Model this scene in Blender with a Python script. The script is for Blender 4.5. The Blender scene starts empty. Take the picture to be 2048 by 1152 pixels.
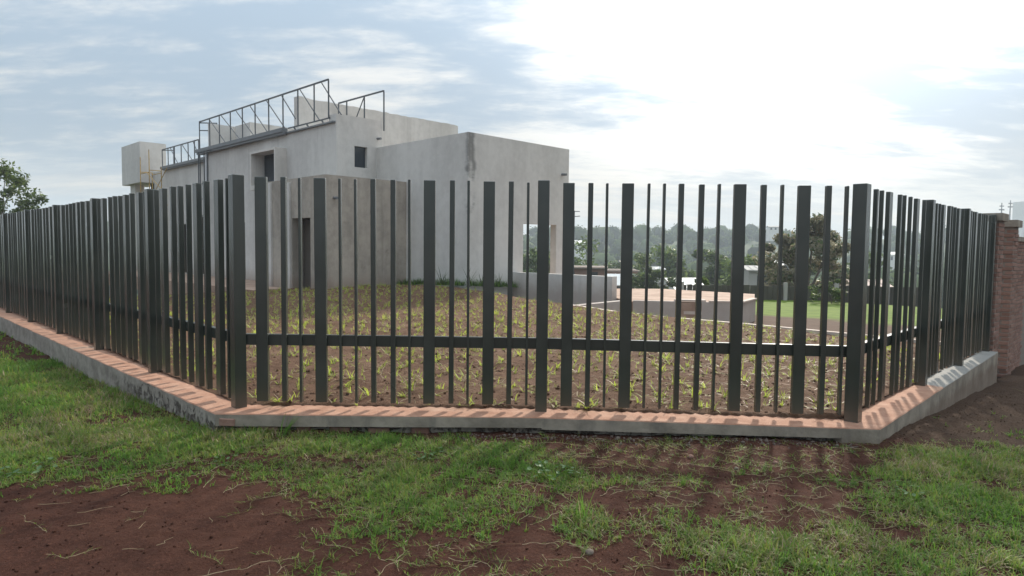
import bpy, bmesh, math, random
import numpy as np
from mathutils import Vector, Matrix, noise as mnoise

random.seed(7)
rng = np.random.default_rng(7)
S = bpy.context.scene
C = S.collection
R = math.radians

# ------------------------------------------------------------------ camera
cam_d = bpy.data.cameras.new('camera')
cam_d.sensor_width = 36.0
cam_d.lens = 1336.5 / 2048 * 36.0
cam_d.clip_start = 0.05
cam_d.clip_end = 6000
cam = bpy.data.objects.new('camera', cam_d)
C.objects.link(cam)
cam.matrix_world = Matrix.Translation((0, 0, 1.55)) @ Matrix.Rotation(R(90 - 3.34), 4, 'X') @ Matrix.Rotation(R(0.607), 4, 'Z')
S.camera = cam

# ------------------------------------------------------------------ light
SUN_AZ, SUN_EL = R(24.0), R(29)            # azimuth right of +Y
SUN = Vector((math.sin(SUN_AZ) * math.cos(SUN_EL), math.cos(SUN_AZ) * math.cos(SUN_EL), math.sin(SUN_EL)))
sd = bpy.data.lights.new('sun', 'SUN')
sd.energy = 4.4
sd.angle = R(3.8)
sd.color = (1.0, 0.90, 0.76)
so = bpy.data.objects.new('sun', sd)
so.rotation_euler = SUN.to_track_quat('Z', 'Y').to_euler()
so.location = (10, 20, 30)
C.objects.link(so)

W = bpy.data.worlds.new('World')
S.world = W
W.use_nodes = True


class NT:
    """small node helper"""
    def __init__(self, tree):
        self.t = tree
        tree.nodes.clear()

    def n(self, typ, **kw):
        nd = self.t.nodes.new(typ)
        for k, v in kw.items():
            if k == 'ins':
                for kk, vv in v.items():
                    if isinstance(vv, bpy.types.NodeSocket):
                        self.t.links.new(vv, nd.inputs[kk])
                    else:
                        nd.inputs[kk].default_value = vv
            else:
                setattr(nd, k, v)
        return nd

    def math(self, op, a, b=None, c=None, clamp=False):
        nd = self.n('ShaderNodeMath', operation=op, use_clamp=clamp)
        for i, x in enumerate((a, b, c)):
            if x is None:
                continue
            if isinstance(x, bpy.types.NodeSocket):
                self.t.links.new(x, nd.inputs[i])
            else:
                nd.inputs[i].default_value = x
        return nd.outputs[0]

    def mix(self, f, a, b, blend='MIX'):
        nd = self.n('ShaderNodeMix', data_type='RGBA', blend_type=blend)
        for i, x in ((0, f), (6, a), (7, b)):
            if isinstance(x, bpy.types.NodeSocket):
                self.t.links.new(x, nd.inputs[i])
            else:
                if i != 0 and len(x) == 3:
                    x = (*x, 1)
                nd.inputs[i].default_value = x
        return nd.outputs[2]

    def smooth(self, x, lo, hi):
        nd = self.n('ShaderNodeMapRange', interpolation_type='SMOOTHSTEP')
        self.t.links.new(x, nd.inputs[0])
        nd.inputs[1].default_value = lo
        nd.inputs[2].default_value = hi
        return nd.outputs[0]

    def noise(self, vec, scale, detail=4, rough=.55, dist=0.0):
        nd = self.n('ShaderNodeTexNoise', ins={'Scale': scale, 'Detail': detail, 'Roughness': rough, 'Distortion': dist})
        if vec is not None:
            self.t.links.new(vec, nd.inputs['Vector'])
        return nd.outputs[0]

    def map(self, vec, scale=(1, 1, 1), rot=(0, 0, 0), loc=(0, 0, 0)):
        nd = self.n('ShaderNodeMapping', ins={'Scale': scale, 'Rotation': rot, 'Location': loc})
        self.t.links.new(vec, nd.inputs['Vector'])
        return nd.outputs[0]


def build_world():
    k = NT(W.node_tree)
    tc = k.n('ShaderNodeTexCoord').outputs['Generated']
    sep = k.n('ShaderNodeSeparateXYZ', ins={0: tc})
    x, y, z = sep.outputs
    zc = k.math('ADD', k.math('MAXIMUM', z, 0.0), 0.19)
    px = k.math('DIVIDE', x, zc)
    py = k.math('DIVIDE', y, zc)
    p = k.n('ShaderNodeCombineXYZ', ins={0: px, 1: py, 2: 0.37}).outputs[0]
    # clouds lie in a flat sheet: broad banks, mottled ripples, thin streaks
    pr = k.map(p, (0.62, 1.0, 1), (0, 0, R(-18)))
    c1 = k.noise(pr, 1.15, 3, .5, .3)
    c2 = k.noise(pr, 3.6, 6, .60, .4)
    c3 = k.noise(k.map(p, (0.6, 1.5, 1), (0, 0, R(-35))), 7.5, 6, .62, .2)
    cc = k.math('ADD', k.math('MULTIPLY', c1, .48), k.math('ADD', k.math('MULTIPLY', c2, .32), k.math('MULTIPLY', c3, .24)))
    mask = k.smooth(cc, .45, .61)
    sun = k.n('ShaderNodeCombineXYZ', ins={0: SUN.x, 1: SUN.y, 2: SUN.z}).outputs[0]
    dot = k.n('ShaderNodeVectorMath', operation='DOT_PRODUCT', ins={0: tc, 1: sun}).outputs['Value']
    dot = k.math('MAXIMUM', dot, 0.0)
    g1 = k.math('POWER', dot, 21.0)
    g2 = k.math('POWER', dot, 45.0)
    sky = k.n('ShaderNodeTexSky', sky_type='NISHITA', sun_disc=False, sun_elevation=SUN_EL, sun_rotation=SUN_AZ,
              air_density=1.0, dust_density=2.0, ozone_density=1.0).outputs[0]
    veil = k.mix(mask, (.42, .54, .665), (.93, .93, .90))      # thin blue-grey cloud and brighter cloud
    hz = k.smooth(z, .16, .0)
    warm = k.noise(k.map(p, (0.25, 1.0, 1), (0, 0, R(-8))), 2.6, 4, .5)
    hcol = k.mix(k.smooth(warm, .45, .62), (.66, .76, .84), (1.0, .92, .84))
    veil = k.mix(k.math('MULTIPLY', hz, .75), veil, hcol)
    zp = k.math('MAXIMUM', z, 0.0)
    zen = k.math('ADD', 0.58, k.math('ADD', k.math('MULTIPLY', zp, .75), k.math('MULTIPLY', k.math('MULTIPLY', zp, zp), 1.2)))   # overcast: brighter overhead
    glow = k.math('ADD', k.math('MULTIPLY', g1, 1.45), k.math('MULTIPLY', g2, 2.0))
    lit = k.math('ADD', zen, k.math('MULTIPLY', glow, k.math('ADD', 0.80, k.math('MULTIPLY', mask, .4))))
    bg1 = k.n('ShaderNodeBackground', ins={'Color': sky, 'Strength': 0.06})
    bg2 = k.n('ShaderNodeBackground', ins={'Color': veil, 'Strength': lit})
    ms = k.n('ShaderNodeMixShader', ins={0: 0.84, 1: bg1.outputs[0], 2: bg2.outputs[0]})
    k.n('ShaderNodeOutputWorld', ins={0: ms.outputs[0]})


build_world()
S.view_settings.view_transform = 'Standard'
S.view_settings.look = 'None'
S.view_settings.exposure = 0.35
S.view_settings.gamma = 1.0
S.view_settings.use_curve_mapping = False
S.render.engine = 'CYCLES'
S.cycles.use_denoising = True
S.cycles.max_bounces = 8
S.cycles.transparent_max_bounces = 8
S.cycles.volume_bounces = 1
S.cycles.sample_clamp_indirect = 6


# ------------------------------------------------------------------ materials
def mat(name, fn):
    m = bpy.data.materials.new(name)
    m.use_nodes = True
    k = NT(m.node_tree)
    fn(k)
    return m


def out(k, col, rough=.8, bump=None, bstr=.3, bdist=.02, spec=.3, metal=0.0):
    ins = {'Roughness': rough, 'Specular IOR Level': spec, 'Metallic': metal}
    b = k.n('ShaderNodeBsdfPrincipled', ins=ins)
    if isinstance(col, bpy.types.NodeSocket):
        k.t.links.new(col, b.inputs['Base Color'])
    else:
        b.inputs['Base Color'].default_value = (*col, 1)
    if bump is not None:
        bn = k.n('ShaderNodeBump', ins={'Strength': bstr, 'Distance': bdist, 'Height': bump})
        k.t.links.new(bn.outputs[0], b.inputs['Normal'])
    k.n('ShaderNodeOutputMaterial', ins={0: b.outputs[0]})
    return b


def pos(k):
    return k.n('ShaderNodeNewGeometry').outputs['Position']


def m_plaster(base, dark, stain=.5):
    def fn(k):
        p = pos(k)
        a = k.noise(p, .55, 6, .6)
        b = k.noise(k.map(p, (1, 1, .13)), 1.6, 5, .6)
        c = k.noise(p, 4.5, 6, .65)
        f = k.noise(p, 45, 3, .6)
        t = k.math('ADD', k.math('MULTIPLY', a, .42), k.math('ADD', k.math('MULTIPLY', b, .36), k.math('MULTIPLY', c, .3)))
        col = k.mix(k.smooth(t, .42, .66), dark, base)
        spot = k.smooth(k.noise(p, 1.7, 7, .7), .60, .74)
        col = k.mix(k.math('MULTIPLY', spot, stain), col, tuple(x * .62 for x in dark))
        col = k.mix(k.math('MULTIPLY', k.smooth(f, .35, .7), .16), col, tuple(min(1, x * 1.25) for x in base))
        zz = k.n('ShaderNodeSeparateXYZ', ins={0: p}).outputs[2]
        mud = k.math('SUBTRACT', 1.0, k.smooth(k.math('ADD', zz, k.math('MULTIPLY', k.math('SUBTRACT', .5, c), .9)), .15, .85))
        col = k.mix(k.math('MULTIPLY', mud, .5), col, (.22, .135, .095))
        drip = k.smooth(k.noise(k.map(p, (1, 1, .05)), 4.5, 4, .6), .56, .70)
        col = k.mix(k.math('MULTIPLY', drip, .30), col, tuple(x * .7 for x in dark))
        out(k, col, .92, k.math('ADD', k.math('MULTIPLY', c, .7), k.math('MULTIPLY', f, .25)), .35, .03, .2)
    return fn


def m_plaster_corner(base, dark):
    """plaster with the long dark seepage stain that runs down the corner of the big block"""
    def fn(k):
        p = pos(k)
        a = k.noise(p, .55, 6, .6)
        b = k.noise(k.map(p, (1, 1, .13)), 1.6, 5, .6)
        c = k.noise(p, 4.5, 6, .65)
        f = k.noise(p, 45, 3, .6)
        t = k.math('ADD', k.math('MULTIPLY', a, .42), k.math('ADD', k.math('MULTIPLY', b, .36), k.math('MULTIPLY', c, .3)))
        col = k.mix(k.smooth(t, .40, .66), dark, base)
        sep = k.n('ShaderNodeSeparateXYZ', ins={0: p})
        # distance from the corner edge at (-1.24, 19.55)
        dx = k.math('SUBTRACT', sep.outputs[0], -1.22)
        dy = k.math('SUBTRACT', sep.outputs[1], 19.56)
        wob = k.math('MULTIPLY', k.math('SUBTRACT', k.noise(k.map(p, (.3, .3, 1)), 2.2, 5, .6), .5), .42)
        d = k.math('SQRT', k.math('ADD', k.math('MULTIPLY', dx, dx), k.math('MULTIPLY', dy, dy)))
        d = k.math('ABSOLUTE', k.math('ADD', k.math('SUBTRACT', d, .09), wob))
        s = k.math('SUBTRACT', 1.0, k.smooth(d, .01, .14))
        s = k.math('MULTIPLY', s, k.smooth(k.math('ADD', k.noise(k.map(p, (.5, .5, 1)), 1.5, 5, .65), k.math('MULTIPLY', k.math('SUBTRACT', sep.outputs[2], 3.6), .06)), .44, .60))
        col = k.mix(k.math('MULTIPLY', s, .75), col, (.12, .12, .115))
        out(k, col, .92, k.math('ADD', k.math('MULTIPLY', c, .7), k.math('MULTIPLY', f, .25)), .35, .03, .2)
    return fn


M = {}
M['plaster'] = mat('plaster', m_plaster((.575, .56, .53), (.465, .45, .425), .25))
M['plaster_block'] = mat('plaster_block', m_plaster_corner((.585, .57, .54), (.465, .45, .425)))
M['plaster_old'] = mat('plaster_old', m_plaster((.42, .375, .32), (.25, .225, .195), .8))
M['plaster_pale'] = mat('plaster_pale', m_plaster((.66, .63, .59), (.52, .495, .46), .25))
M['soffit'] = mat('soffit', lambda k: out(k, (.36, .24, .18), .9))


def f_paint(k):
    p = pos(k)
    n = k.noise(p, 2.5, 2, .5)
    f = k.noise(p, 160, 2, .5)
    col = k.mix(k.smooth(n, .35, .7), (.030, .037, .032), (.042, .049, .042))
    sep = k.n('ShaderNodeSeparateXYZ', ins={0: p})
    # dried mud splashed on the foot of the bars
    dust = k.math('MULTIPLY', k.math('SUBTRACT', 1.0, k.smooth(k.math('ADD', sep.outputs[2], k.math('MULTIPLY', n, .3)), .28, .62)), .30)
    col = k.mix(dust, col, (.12, .085, .06))
    b = out(k, col, .30, f, .06, .004, .75)
    k.t.links.new(k.math('ADD', .20, k.math('MULTIPLY', n, .10)), b.inputs['Roughness'])


M['paint'] = mat('dark_green_paint', f_paint)


def f_galv(k):
    p = pos(k)
    n = k.noise(p, 14, 4, .6)
    out(k, k.mix(n, (.045, .055, .065), (.085, .095, .105)), .5, None, spec=.5)


M['steel'] = mat('frame_steel', f_galv)
M['pipe'] = mat('pale_pipe', lambda k: out(k, k.mix(k.noise(pos(k), 6, 3), (.5, .52, .54), (.6, .62, .63)), .45, spec=.4))
M['yellow'] = mat('yellow_paint', lambda k: out(k, k.mix(k.smooth(k.noise(pos(k), 6, 4), .45, .65), (.44, .29, .09), (.30, .20, .09)), .6))
M['glass'] = mat('dark_glass', lambda k: out(k, k.mix(k.noise(pos(k), 1.2, 2), (.02, .03, .04), (.035, .045, .055)), .12, spec=.5))
M['dark'] = mat('dark_timber_and_shade', lambda k: out(k, k.mix(k.noise(k.map(pos(k), (8, 8, .6)), 3, 5), (.05, .042, .036), (.10, .085, .07)), .7))  # door timber; also colours the sheet that imitates shade in the wing openings
M['gutter'] = mat('gutter_metal', lambda k: out(k, k.mix(k.noise(pos(k), 3, 4), (.11, .12, .13), (.17, .18, .19)), .5, spec=.5))


def f_dust(k):
    """mortar coping under orange dust; the far right end stays bare grey"""
    p = pos(k)
    sep = k.n('ShaderNodeSeparateXYZ', ins={0: p})
    v = k.math('ADD', k.math('MULTIPLY', sep.outputs[0], .7034), k.math('MULTIPLY', sep.outputs[1], .7108))
    n = k.noise(p, 7, 6, .62)
    f = k.noise(p, 60, 4, .6)
    l = k.noise(p, 1.6, 4, .55)
    col = k.mix(k.smooth(n, .30, .75), (.29, .150, .098), (.40, .235, .165))
    col = k.mix(k.math('MULTIPLY', k.smooth(l, .50, .72), .45), col, (.39, .30, .23))
    col = k.mix(k.math('MULTIPLY', k.smooth(f, .5, .75), .35), col, (.54, .34, .24))
    grey = k.mix(n, (.20, .195, .18), (.28, .27, .25))
    g = k.smooth(k.math('ADD', v, k.math('MULTIPLY', n, .35)), 8.42, 8.52)
    col = k.mix(g, col, grey)
    out(k, col, .92, k.math('ADD', n, k.math('MULTIPLY', f, .5)), .5, .012, .2)


M['dust'] = mat('dusty_mortar', f_dust)


def f_kerb(k):
    p = pos(k)
    n = k.noise(p, 3.5, 6, .65)
    f = k.noise(p, 40, 4, .6)
    st = k.noise(k.map(p, (1, 1, .25)), 5, 5, .6)
    col = k.mix(k.smooth(n, .3, .7), (.18, .158, .128), (.31, .275, .225))
    col = k.mix(k.math('MULTIPLY', k.smooth(st, .5, .72), .5), col, (.11, .105, .095))
    sep = k.n('ShaderNodeSeparateXYZ', ins={0: p})
    mud = k.math('SUBTRACT', 1.0, k.smooth(k.math('ADD', sep.outputs[2], k.math('MULTIPLY', n, .14)), .0, .12))
    col = k.mix(k.math('MULTIPLY', mud, .55), col, (.13, .085, .062))
    out(k, col, .93, k.math('ADD', n, k.math('MULTIPLY', f, .35)), .55, .02, .2)


M['kerb'] = mat('rough_concrete', f_kerb)


def f_rough(k):
    """broken render with dark holes on the lower left wall face"""
    p = pos(k)
    n = k.noise(p, 5, 7, .7)
    h = k.noise(p, 11, 6, .7, .6)
    col = k.mix(k.smooth(n, .35, .65), (.20, .18, .155), (.31, .285, .25))
    sep = k.n('ShaderNodeSeparateXYZ', ins={0: p})
    low = k.math('SUBTRACT', 1.0, k.smooth(sep.outputs[2], .02, .16))
    uu = k.math('ADD', k.math('MULTIPLY', sep.outputs[0], -.7108), k.math('MULTIPLY', sep.outputs[1], .7034))
    near = k.math('SUBTRACT', 1.0, k.smooth(k.math('ADD', uu, k.math('MULTIPLY', n, 2.0)), 8.2, 10.0))
    hole = k.math('MULTIPLY', k.smooth(k.math('ADD', h, k.math('MULTIPLY', low, .08)), .56, .66), near)
    col = k.mix(k.math('MULTIPLY', hole, .8), col, (.055, .042, .035))
    out(k, col, .95, k.math('SUBTRACT', n, k.math('MULTIPLY', hole, .8)), .9, .03, .15)


M['rough'] = mat('broken_render', f_rough)


def f_brick(k):
    p = pos(k)
    oi = k.n('ShaderNodeObjectInfo').outputs['Random']
    n = k.noise(p, 25, 5, .6)
    col = k.mix(oi, (.17, .10, .078), (.27, .17, .135))
    col = k.mix(k.math('MULTIPLY', k.smooth(n, .42, .7), .5), col, (.20, .10, .075))
    out(k, col, .92, n, .5, .01, .15)


M['brick'] = mat('red_brick', f_brick)
M['mortar'] = mat('grey_mortar', lambda k: out(k, k.mix(k.noise(pos(k), 12, 5), (.15, .125, .105), (.23, .20, .175)), .95, k.noise(pos(k), 30, 4), .5, .01))


def f_ground(k):
    """red laterite earth of the street side, dull green far off"""
    p = pos(k)
    a = k.noise(p, .9, 5, .6)
    b = k.noise(p, 6, 6, .65)
    c = k.noise(p, 55, 5, .7)
    d = k.noise(p, 190, 2, .6)
    col = k.mix(k.smooth(b, .3, .7), (.042, .0165, .011), (.072, .030, .020))
    col = k.mix(k.math('MULTIPLY', k.smooth(a, .45, .7), .55), col, (.095, .042, .027))
    col = k.mix(k.math('MULTIPLY', k.smooth(c, .50, .72), .75), col, (.135, .060, .040))
    col = k.mix(k.math('MULTIPLY', k.smooth(d, .52, .68), .65), col, (.018, .007, .005))
    sep = k.n('ShaderNodeSeparateXYZ', ins={0: p})
    vv = k.math('ADD', k.math('MULTIPLY', sep.outputs[0], .7034), k.math('MULTIPLY', sep.outputs[1], .7108))
    bank = k.smooth(k.math('ADD', vv, k.math('MULTIPLY', k.math('SUBTRACT', b, .5), 1.6)), 5.9, 6.6)
    col = k.mix(k.math('MULTIPLY', bank, .8), col, k.mix(k.smooth(c, .35, .65), (.040, .026, .017), (.105, .070, .047)))
    far = k.smooth(sep.outputs[1], 24, 34)
    g = k.mix(b, (.035, .055, .02), (.06, .08, .03))
    col = k.mix(far, col, g)
    h = k.math('ADD', k.math('MULTIPLY', b, .5), k.math('ADD', k.math('MULTIPLY', c, .45), k.math('MULTIPLY', d, .2)))
    out(k, col, .95, h, 1.0, .035, .1)


M['ground'] = mat('red_earth', f_ground)


def f_soil(k):
    p = pos(k)
    a = k.noise(p, .7, 4, .6)
    b = k.noise(p, 8, 6, .65)
    c = k.noise(p, 45, 5, .7)
    col = k.mix(k.smooth(b, .3, .7), (.088, .048, .030), (.155, .089, .058))
    col = k.mix(k.math('MULTIPLY', k.smooth(a, .45, .65), .5), col, (.195, .122, .082))
    col = k.mix(k.math('MULTIPLY', k.smooth(c, .55, .75), .5), col, (.19, .115, .078))
    out(k, col, .95, k.math('ADD', k.math('MULTIPLY', b, .6), k.math('MULTIPLY', c, .6)), 1.0, .06, .1)


M['soil'] = mat('tilled_soil', f_soil)
M['pave'] = mat('red_paving', lambda k: out(k, k.mix(k.smooth(k.noise(pos(k), 1.7, 6, .6), .35, .65), (.25, .165, .12), (.36, .25, .19)), .9,
                                            k.noise(pos(k), 30, 4), .3, .01))
M['curb'] = mat('pale_curb', lambda k: out(k, k.mix(k.noise(pos(k), 5, 5), (.40, .32, .27), (.55, .47, .41)), .9))


def m_leaf(c1, c2, trans=.45, rough=.55, scale=3.0):
    def fn(k):
        p = pos(k)
        n = k.noise(p, scale, 3, .6)
        r = k.n('ShaderNodeNewGeometry').outputs['Random Per Island']
        t = k.math('ADD', k.math('MULTIPLY', n, .5), k.math('MULTIPLY', r, .5))
        col = k.mix(k.smooth(t, .25, .75), c1, c2)
        pb = k.n('ShaderNodeBsdfPrincipled', ins={'Base Color': col, 'Roughness': rough, 'Specular IOR Level': .3 if rough < .9 else .05})
        tr = k.n('ShaderNodeBsdfTranslucent', ins={'Color': k.mix(.5, col, tuple(min(1, x * 1.6) for x in c2))})
        ms = k.n('ShaderNodeMixShader', ins={0: trans, 1: pb.outputs[0], 2: tr.outputs[0]})
        k.n('ShaderNodeOutputMaterial', ins={0: ms.outputs[0]})
    return fn


M['grass'] = mat('grass_green', m_leaf((.032, .086, .010), (.145, .275, .036), .46))
M['grass2'] = mat('grass_olive', m_leaf((.085, .115, .018), (.235, .265, .062), .44))
M['straw'] = mat('dry_straw', m_leaf((.19, .135, .075), (.36, .28, .17), .25))
M['weed'] = mat('weed_leaf', m_leaf((.07, .14, .05), (.14, .22, .09), .35))
M['sprout'] = mat('sprout_leaf', m_leaf((.19, .26, .035), (.36, .42, .07), .5))
M['lawn'] = mat('lawn_blade', m_leaf((.11, .24, .03), (.18, .33, .05), .5))
M['leaf'] = mat('tree_leaf', m_leaf((.030, .055, .018), (.075, .11, .035), .35, scale=.8))
M['leaf_lt'] = mat('tree_leaf_light', m_leaf((.06, .10, .025), (.13, .18, .05), .4, scale=.8))
M['leaf_br'] = mat('tree_leaf_brown_glare', m_leaf((.13, .125, .08), (.24, .215, .14), .42, scale=.8))  # brown leaf, colour lightened to imitate glare over the tall tree
M['far'] = mat('forest_leaf', m_leaf((.012, .028, .012), (.11, .155, .055), .25, .95, scale=.13))
M['bark'] = mat('bark', lambda k: out(k, k.mix(k.noise(k.map(pos(k), (1, 1, .2)), 9, 5), (.09, .075, .06), (.17, .145, .12)), .95, k.noise(pos(k), 20, 4), .6, .02))
M['roof_w'] = mat('pale_sheet', lambda k: out(k, k.mix(k.noise(pos(k), .8, 4), (.62, .62, .60), (.78, .77, .74)), .5, spec=.4))
M['roof_p'] = mat('pinkish_tile', lambda k: out(k, k.mix(k.noise(pos(k), 1.2, 5), (.50, .38, .32), (.62, .50, .43)), .8))
M['wall_g'] = mat('grey_render', lambda k: out(k, k.mix(k.noise(pos(k), .9, 5), (.30, .29, .27), (.42, .41, .39)), .9))
M['wall_w'] = mat('white_render', lambda k: out(k, k.mix(k.noise(pos(k), .5, 4), (.62, .61, .59), (.74, .73, .71)), .9))
M['stone'] = mat('dull_stone', lambda k: out(k, k.mix(k.noise(pos(k), 18, 5), (.10, .075, .06), (.20, .16, .13)), .9, k.noise(pos(k), 40, 4), .6, .01))
M['rubble'] = mat('grey_rubble', lambda k: out(k, k.mix(k.noise(pos(k), 22, 5), (.075, .052, .042), (.17, .14, .118)), .95, k.noise(pos(k), 50, 4), .6, .01))
M['hedge'] = mat('dark_board', lambda k: out(k, k.mix(k.noise(pos(k), 3, 4), (.05, .05, .042), (.10, .095, .08)), .9))


# ------------------------------------------------------------------ geometry helpers
class MB:
    def __init__(s):
        s.v, s.f, s.m = [], [], []

    def face(s, pts, mi=0):
        b = len(s.v)
        s.v.extend([tuple(p) for p in pts])
        s.f.append(tuple(range(b, b + len(pts))))
        s.m.append(mi)

    def box(s, x0, x1, y0, y1, z0, z1, mi=0):
        b = len(s.v)
        s.v += [(x, y, z) for z in (z0, z1) for x, y in ((x0, y0), (x1, y0), (x1, y1), (x0, y1))]
        for q in ((0, 3, 2, 1), (4, 5, 6, 7), (0, 1, 5, 4), (1, 2, 6, 5), (2, 3, 7, 6), (3, 0, 4, 7)):
            s.f.append(tuple(b + i for i in q))
            s.m.append(mi)

    def prism(s, poly, z0, z1, mi=0):
        """poly: list of (x,y) counter-clockwise; z0,z1 numbers or per-vertex lists"""
        n = len(poly)
        zb = z0 if isinstance(z0, (list, tuple)) else [z0] * n
        zt = z1 if isinstance(z1, (list, tuple)) else [z1] * n
        b = len(s.v)
        s.v += [(p[0], p[1], zb[i]) for i, p in enumerate(poly)] + [(p[0], p[1], zt[i]) for i, p in enumerate(poly)]
        s.f.append(tuple(b + i for i in reversed(range(n))))
        s.m.append(mi)
        s.f.append(tuple(b + n + i for i in range(n)))
        s.m.append(mi)
        for i in range(n):
            j = (i + 1) % n
            s.f.append((b + i, b + j, b + n + j, b + n + i))
            s.m.append(mi)

    def bar(s, p, q, w, d=None, n=4, mi=0, w2=None):
        p, q = Vector(p), Vector(q)
        d = w if d is None else d
        ax = (q - p).normalized()
        ref = Vector((0, 0, 1)) if abs(ax.z) < .95 else Vector((0, 1, 0))
        a = ax.cross(ref).normalized()
        c = a.cross(ax)
        b = len(s.v)
        for e, pt in enumerate((p, q)):
            k = 1 if e == 0 or w2 is None else w2 / w
            for i in range(n):
                th = 2 * math.pi * (i + .5) / n
                r = math.sqrt(2) / 2 if n == 4 else .5
                s.v.append(tuple(pt + a * math.cos(th) * w * r * k + c * math.sin(th) * d * r * k))
        for i in range(n):
            j = (i + 1) % n
            s.f.append((b + i, b + j, b + n + j, b + n + i))
            s.m.append(mi)
        s.f.append(tuple(b + i for i in reversed(range(n))))
        s.f.append(tuple(b + n + i for i in range(n)))
        s.m += [mi, mi]

    def wall(s, axis, a0, a1, z0, z1, c0, c1, ops=(), mi=0):
        """wall along 'x' or 'y' from a0..a1, thick c0..c1, with real openings (a0,a1,z0,z1)"""
        A = sorted({a0, a1, *[o[0] for o in ops], *[o[1] for o in ops]})
        A = [a for a in A if a0 <= a <= a1]
        Z = sorted({z0, z1, *[o[2] for o in ops], *[o[3] for o in ops]})
        Z = [z for z in Z if z0 <= z <= z1]

        def solid(i, j):
            if i < 0 or j < 0 or i >= len(A) - 1 or j >= len(Z) - 1:
                return False
            am, zm = (A[i] + A[i + 1]) / 2, (Z[j] + Z[j + 1]) / 2
            return not any(o[0] < am < o[1] and o[2] < zm < o[3] for o in ops)
        P = (lambda a, c, z: (a, c, z)) if axis == 'x' else (lambda a, c, z: (c, a, z))
        for i in range(len(A) - 1):
            for j in range(len(Z) - 1):
                if not solid(i, j):
                    continue
                l, r, b, t = A[i], A[i + 1], Z[j], Z[j + 1]
                s.face([P(l, c0, b), P(r, c0, b), P(r, c0, t), P(l, c0, t)], mi)
                s.face([P(r, c1, b), P(l, c1, b), P(l, c1, t), P(r, c1, t)], mi)
                if not solid(i - 1, j):
                    s.face([P(l, c1, b), P(l, c0, b), P(l, c0, t), P(l, c1, t)], mi)
                if not solid(i + 1, j):
                    s.face([P(r, c0, b), P(r, c1, b), P(r, c1, t), P(r, c0, t)], mi)
                if not solid(i, j - 1):
                    s.face([P(l, c1, b), P(r, c1, b), P(r, c0, b), P(l, c0, b)], mi)
                if not solid(i, j + 1):
                    s.face([P(l, c0, t), P(r, c0, t), P(r, c1, t), P(l, c1, t)], mi)

    def mesh(s, name, mats, recalc=True, smooth=False):
        me = bpy.data.meshes.new(name)
        me.from_pydata(s.v, [], s.f)
        for m in (mats if isinstance(mats, (list, tuple)) else [mats]):
            me.materials.append(m)
        me.polygons.foreach_set('material_index', s.m)
        if recalc:
            bm = bmesh.new()
            bm.from_mesh(me)
            bmesh.ops.remove_doubles(bm, verts=bm.verts, dist=1e-5)
            bmesh.ops.recalc_face_normals(bm, faces=bm.faces)
            bm.to_mesh(me)
            bm.free()
        if smooth:
            me.polygons.foreach_set('use_smooth', [True] * len(me.polygons))
        me.update()
        return me

    def build(s, name, mats, parent=None, label=None, **kw):
        return link(name, s.mesh(name, mats, **kw), parent, label)


def link(name, me, parent=None, label=None):
    o = bpy.data.objects.new(name, me)
    C.objects.link(o)
    if parent is not None:
        o.parent = parent
    if label:
        o['label'] = label
    return o


def tag(o, label, cat, group=None):
    o['label'] = label
    o['category'] = cat
    if group:
        o['group'] = group
    return o


def kind(o, k):
    o['kind'] = k
    return o


def thing(name, label, cat, loc=(0, 0, 0), rz=0.0, group=None):
    o = bpy.data.objects.new(name, None)
    o.empty_display_size = .2
    C.objects.link(o)
    o.location = loc
    o.rotation_euler = (0, 0, rz)
    return tag(o, label, cat, group)


def copy_tree(o, parent=None):
    c = o.copy()
    C.objects.link(c)
    if parent is not None:
        c.parent = parent
    for ch in list(o.children):
        copy_tree(ch, c)
    return c


def np_mesh(name, V, F, mats, mi=None, smooth=False):
    """V (n,3), F (m,k) arrays"""
    me = bpy.data.meshes.new(name)
    V = np.asarray(V, dtype=np.float32)
    F = np.asarray(F, dtype=np.int32)
    me.vertices.add(len(V))
    me.vertices.foreach_set('co', V.ravel())
    me.loops.add(F.size)
    me.loops.foreach_set('vertex_index', F.ravel())
    me.polygons.add(len(F))
    me.polygons.foreach_set('loop_start', np.arange(len(F), dtype=np.int32) * F.shape[1])
    me.polygons.foreach_set('loop_total', np.full(len(F), F.shape[1], dtype=np.int32))
    for m in mats:
        me.materials.append(m)
    if mi is not None:
        me.polygons.foreach_set('material_index', np.asarray(mi, dtype=np.int32))
    if smooth:
        me.polygons.foreach_set('use_smooth', np.ones(len(F), dtype=bool))
    me.update(calc_edges=True)
    return me


# site frame: v runs along the right fence, u along the left fence
TH = R(45.3)
UX, UY = -math.sin(TH), math.cos(TH)
VX, VY = math.cos(TH), math.sin(TH)


def xy(v, u):
    return (UX * u + VX * v, UY * u + VY * v)


def vu(x, y):
    return (VX * x + VY * y, UX * x + UY * y)


def bearing(px, d):
    """x of a far thing seen at horizontal photo column px when it stands d metres ahead"""
    return (px - 1024) / 1336.5 * d


# smooth value noise in numpy for terrain
def vnoise(x, y, seed=0):
    xi, yi = np.floor(x).astype(np.int64), np.floor(y).astype(np.int64)
    fx, fy = x - xi, y - yi
    fx, fy = fx * fx * (3 - 2 * fx), fy * fy * (3 - 2 * fy)

    def h(a, b):
        n = (a * 374761393 + b * 668265263 + seed * 144665) & 0x7fffffff
        n = ((n ^ (n >> 13)) * 1274126177) & 0x7fffffff
        return ((n ^ (n >> 16)) & 0xffff) / 65535.0
    return (h(xi, yi) * (1 - fx) + h(xi + 1, yi) * fx) * (1 - fy) + (h(xi, yi + 1) * (1 - fx) + h(xi + 1, yi + 1) * fx) * fy


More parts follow.
